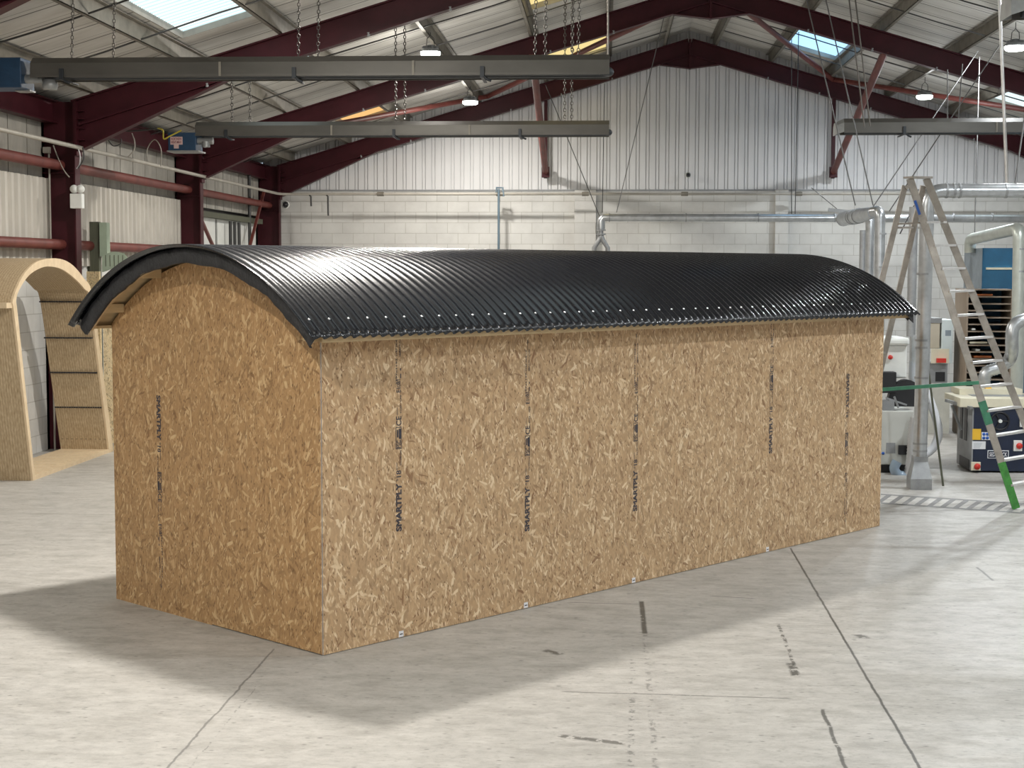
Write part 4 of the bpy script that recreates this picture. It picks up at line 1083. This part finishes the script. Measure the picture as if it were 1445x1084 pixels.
for k in range(3): t = k*2.1; mb.beam((cx, YF-.02, cz), (cx+.1*math.cos(t), YF-.02, cz+.1*math.sin(t)), .02, .012)
hw = link('hand_wheel', mb, 'black', r); link('hub', MB().cyl((cx, YF-.04, cz), (cx, YF, cz), .022, 14), 'white_paint', hw)
link('warning_label', MB().box((sx(1372), YF-.003, sz(621)), (sx(1384), YF, sz(605.5))), 'yellow', r)
mb = MB().box((sx(1385), YF-.003, sz(621)), (sx(1397), YF, sz(610))); pl = link('safety_label', mb, 'label_white', r)
mb = MB()
for i in range(2):
    for j in range(2): c = (sx(1388.2+i*5), YF-.003, sz(618.2-j*5.4)); mb.revolve([(0, -.002), (.019, -.002), (.019, 0)], c, 14, 'y')
link('symbol_discs', mb, 'blue', pl)
pl = link('rating_plate', MB().box((sx(1372), YF-.003, sz(634)), (sx(1391), YF, sz(623))), 'label_white', r)
mb = MB()
for k in range(4): mb.box((sx(1374), YF-.004, sz(626+k*2)-.002), (sx(1386-k), YF-.003, sz(626+k*2)+.002))
link('print_lines', mb, 'cab_grey', pl)
pl = link('brand_badge', MB().box((sx(1394), YF-.004, sz(647)), (sx(1424), YF, sz(635.5))), 'label_white', r, bevel=.003)
link('badge_field', MB().box((sx(1395), YF-.006, sz(646)), (sx(1423), YF-.004, sz(636.5))), 'machine_blue', pl)
link('lettering', place(text_mb('SEDGWICK', .05, sx(1421.5)-sx(1396.5)), (sx(1396.5), YF-.0075, sz(644.2)), (1, 0, 0), (0, 0, 1)), 'label_white', pl)
for (xa, xb, ya, yb, bs) in ((1371, 1384, 652, 664, 'cream'), (1430, 1442, 621, 636, 'white_paint'), (1438, 1450, 583, 602, 'white_paint')):
    bp_ = link('switch_box', MB().box((sx(xa), YF-.03, sz(yb)), (sx(xb), YF, sz(ya))), bs, r, bevel=.003)
    c = ((sx(xa)+sx(xb))/2+.01, YF-.03, (sz(ya)+sz(yb))/2); link('red_knob', MB().revolve([(0, -.035), (.03, -.033), (.038, -.02), (.03, 0)], c, 18, 'y'), 'red', bp_)
p = at(1394, 549, Y=YF+.6); solo('yellow_block', MB().box((p.x-.04, YF+.55, sz(562)+.07), (p.x+.03, YF+.63, p.z+.03)), 'yellow', 'small yellow push block lying on the saw table', 'block')

# edge bander at left of the duct
YM = at(1270, 668, Z=0).y; 
def mx(x): return at(x, 600, Y=YM).x
def mz(y): return at(1270, y, Y=YM).z
XL = mx(1180)
r = thing('edge_banding_machine', 'pale grey woodworking machine half hidden behind the shed', 'machine', (XL+.4, YM+.4, 0))
link('lower_cabinet', MB().box((XL, YM, .1), (mx(1289), YM+.8, mz(580))), plain('pale_grey', (.52, .53, .50), .5, var=.05), r, bevel=.01)
link('plinth', MB().box((XL, YM+.04, 0), (mx(1287), YM+.76, .1)), 'black', r)
link('upper_hood', MB().box((XL, YM+.25, mz(536)), (mx(1284), YM+.85, mz(489))), 'white_paint', r, bevel=.02)
link('hood_lid', MB().box((XL, YM+.2, mz(489)), (mx(1286), YM+.88, mz(478))), 'white_paint', r, bevel=.03)
link('stop_button', MB().revolve([(0, -.03), (.025, -.028), (.028, 0)], (mx(1260), YM+.25, mz(506)), 14, 'y'), 'red', r)
link('motor_block', MB().box((mx(1245), YM+.1, mz(556)), (mx(1266), YM+.3, mz(526))), 'black', r, bevel=.01)
mb = MB(); cx, cz = mx(1281), mz(575)
pts = [(cx-.22*math.cos(t), cz+.32*math.sin(t)) for t in [math.pi*k/14 for k in range(15)]]
m = len(pts); mb.add([(x, YM+.12+e, z) for e in (0, .12) for x, z in pts], [tuple(range(m)), tuple(range(m, 2*m))[::-1]] + [(i, i+m, (i+1) % m+m, (i+1) % m) for i in range(m)])
link('blade_guard', mb, 'black', r)
mb = MB().box((mx(1246), YM+.02, mz(580)), (mx(1262), YM+.2, mz(566))); mb.beam((mx(1250), YM+.05, mz(562)), (mx(1280), YM+.05, mz(572)), .03, .02); mb.beam((mx(1262), YM+.05, mz(560)), (mx(1268), YM+.03, mz(576)), .02, .02); link('feed_unit', mb, 'grey_mid', r)
link('data_plate', MB().box((mx(1251), YM-.003, mz(640)), (mx(1264), YM, mz(625))), 'grey_mid', r)
link('socket_box', MB().box((mx(1268), YM-.05, mz(641)), (mx(1283), YM, mz(628))), 'black', r, bevel=.005)
link('blue_dot', MB().revolve([(0, -.003), (.018, -.003), (.018, 0)], (mx(1247), YM, mz(640)), 14, 'y'), 'blue', r)
P = [at(x, y, Y=YM-.12) for x, y in ((1266, 651), (1262, 660), (1265, 668), (1273, 672), (1280, 668), (1284, 650), (1286, 620), (1288, 600), (1291, 588))]
hs = thing('suction_hose', 'ribbed grey suction hose with a clear blue bend at the machine foot', 'hose', (P[3].x, P[3].y, 0))
sm = smooth(P, 4); link('hose', ribbed(sm[14:], .040, .047), plain('hose_grey', (.42, .42, .42), .4), hs)
link('clear_bend', MB().tube(sm[:16], .058, 16), plain('clear_blue', (.28, .36, .45), .15, var=.1), hs)
P = [at(x, y, Y=YM+.5) for x, y in ((1302, 560), (1306, 575), (1309, 600), (1322, 590), (1325, 615), (1320, 635), (1308, 645))]
P = [at(x, y, Y=YM+.5) for x, y in ((1307, 552), (1316, 575), (1323, 598), (1324, 615), (1318, 630), (1309, 639), (1300, 642))]
solo('curved_hose', MB().tube(smooth(P, 5), .05, 14), 'label_white', 'pale hose looping out behind the floor duct', 'hose')
# white machine further back
Yw = 22.5
def wx(x): return at(x, 550, Y=Yw).x
def wz(y): return at(1320, y, Y=Yw).z
r = thing('white_cabinet_machine', 'white and beige machine with a tall door behind the floor duct', 'machine', (wx(1325), Yw+.3, 0))
link('tall_door', MB().box((wx(1327), Yw, wz(513)), (wx(1343), Yw+.5, wz(451))), plain('pale_blue_white', (.62, .70, .72), .4, var=.04), r, bevel=.01)
link('beige_panel', MB().box((wx(1309), Yw+.02, wz(492)), (wx(1325), Yw+.5, wz(453))), plain('beige', (.52, .47, .38), .5, var=.05), r, bevel=.01)
link('top_cover', MB().box((wx(1309), Yw, wz(456)), (wx(1327), Yw+.5, wz(449))), 'grey_mid', r)
link('guard_sheet', MB().box((wx(1311), Yw-.1, wz(512)), (wx(1336), Yw-.08, wz(492))), 'cream', r)
link('door_label', MB().box((wx(1332), Yw-.004, wz(474)), (wx(1340), Yw, wz(466))), 'cab_grey', r)
link('control_body', MB().box((wx(1309), Yw+.02, wz(541)), (wx(1337), Yw+.5, wz(513))), 'grey_mid', r)
link('screen', MB().box((wx(1320), Yw-.0, wz(538)), (wx(1333), Yw+.02, wz(525))), 'black', r)
link('red_tool_rest', MB().box((wx(1318), Yw-.15, wz(511)), (wx(1331), Yw-.1, wz(505))), 'red', r)
link('base', MB().box((wx(1309), Yw+.02, 0), (wx(1341), Yw+.5, wz(541))), plain('base_white', (.55, .55, .50), .5), r)
# walkway hatching
A0 = at(1243, 697, Z=0); A1 = at(1243, 711, Z=0); B0 = at(1470, 712, Z=0); B1_ = at(1470, 727, Z=0)
mb = MB(); h = .0015
def fl(u, v): 
    p = (A0*(1-u)+B0*u)*(1-v)+(A1*(1-u)+B1_*u)*v; return (p.x, p.y, h)
mb.add([fl(0, 0), fl(1, 0), fl(1, .12), fl(0, .12)], [(0, 1, 2, 3)]); mb.add([fl(0, .88), fl(1, .88), fl(1, 1), fl(0, 1)], [(0, 1, 2, 3)])
for k in range(13):
    u = k/12*.98-.03; mb.add([fl(u, .88), fl(u+.036, .88), fl(u+.10, .12), fl(u+.064, .12)], [(0, 1, 2, 3)])
solo('floor_marking', mb, plain('worn_grey_paint', (.17, .17, .17), .6, var=.3, vs=20), 'grey diagonally hatched walkway marking at the ladder foot', 'floor marking')

# world: overcast daylight outside the closed hall
w = bpy.data.worlds.new('world'); S.world = w; w.use_nodes = True
w.node_tree.nodes['Background'].inputs[0].default_value = (.7, .85, 1, 1); w.node_tree.nodes['Background'].inputs[1].default_value = .6
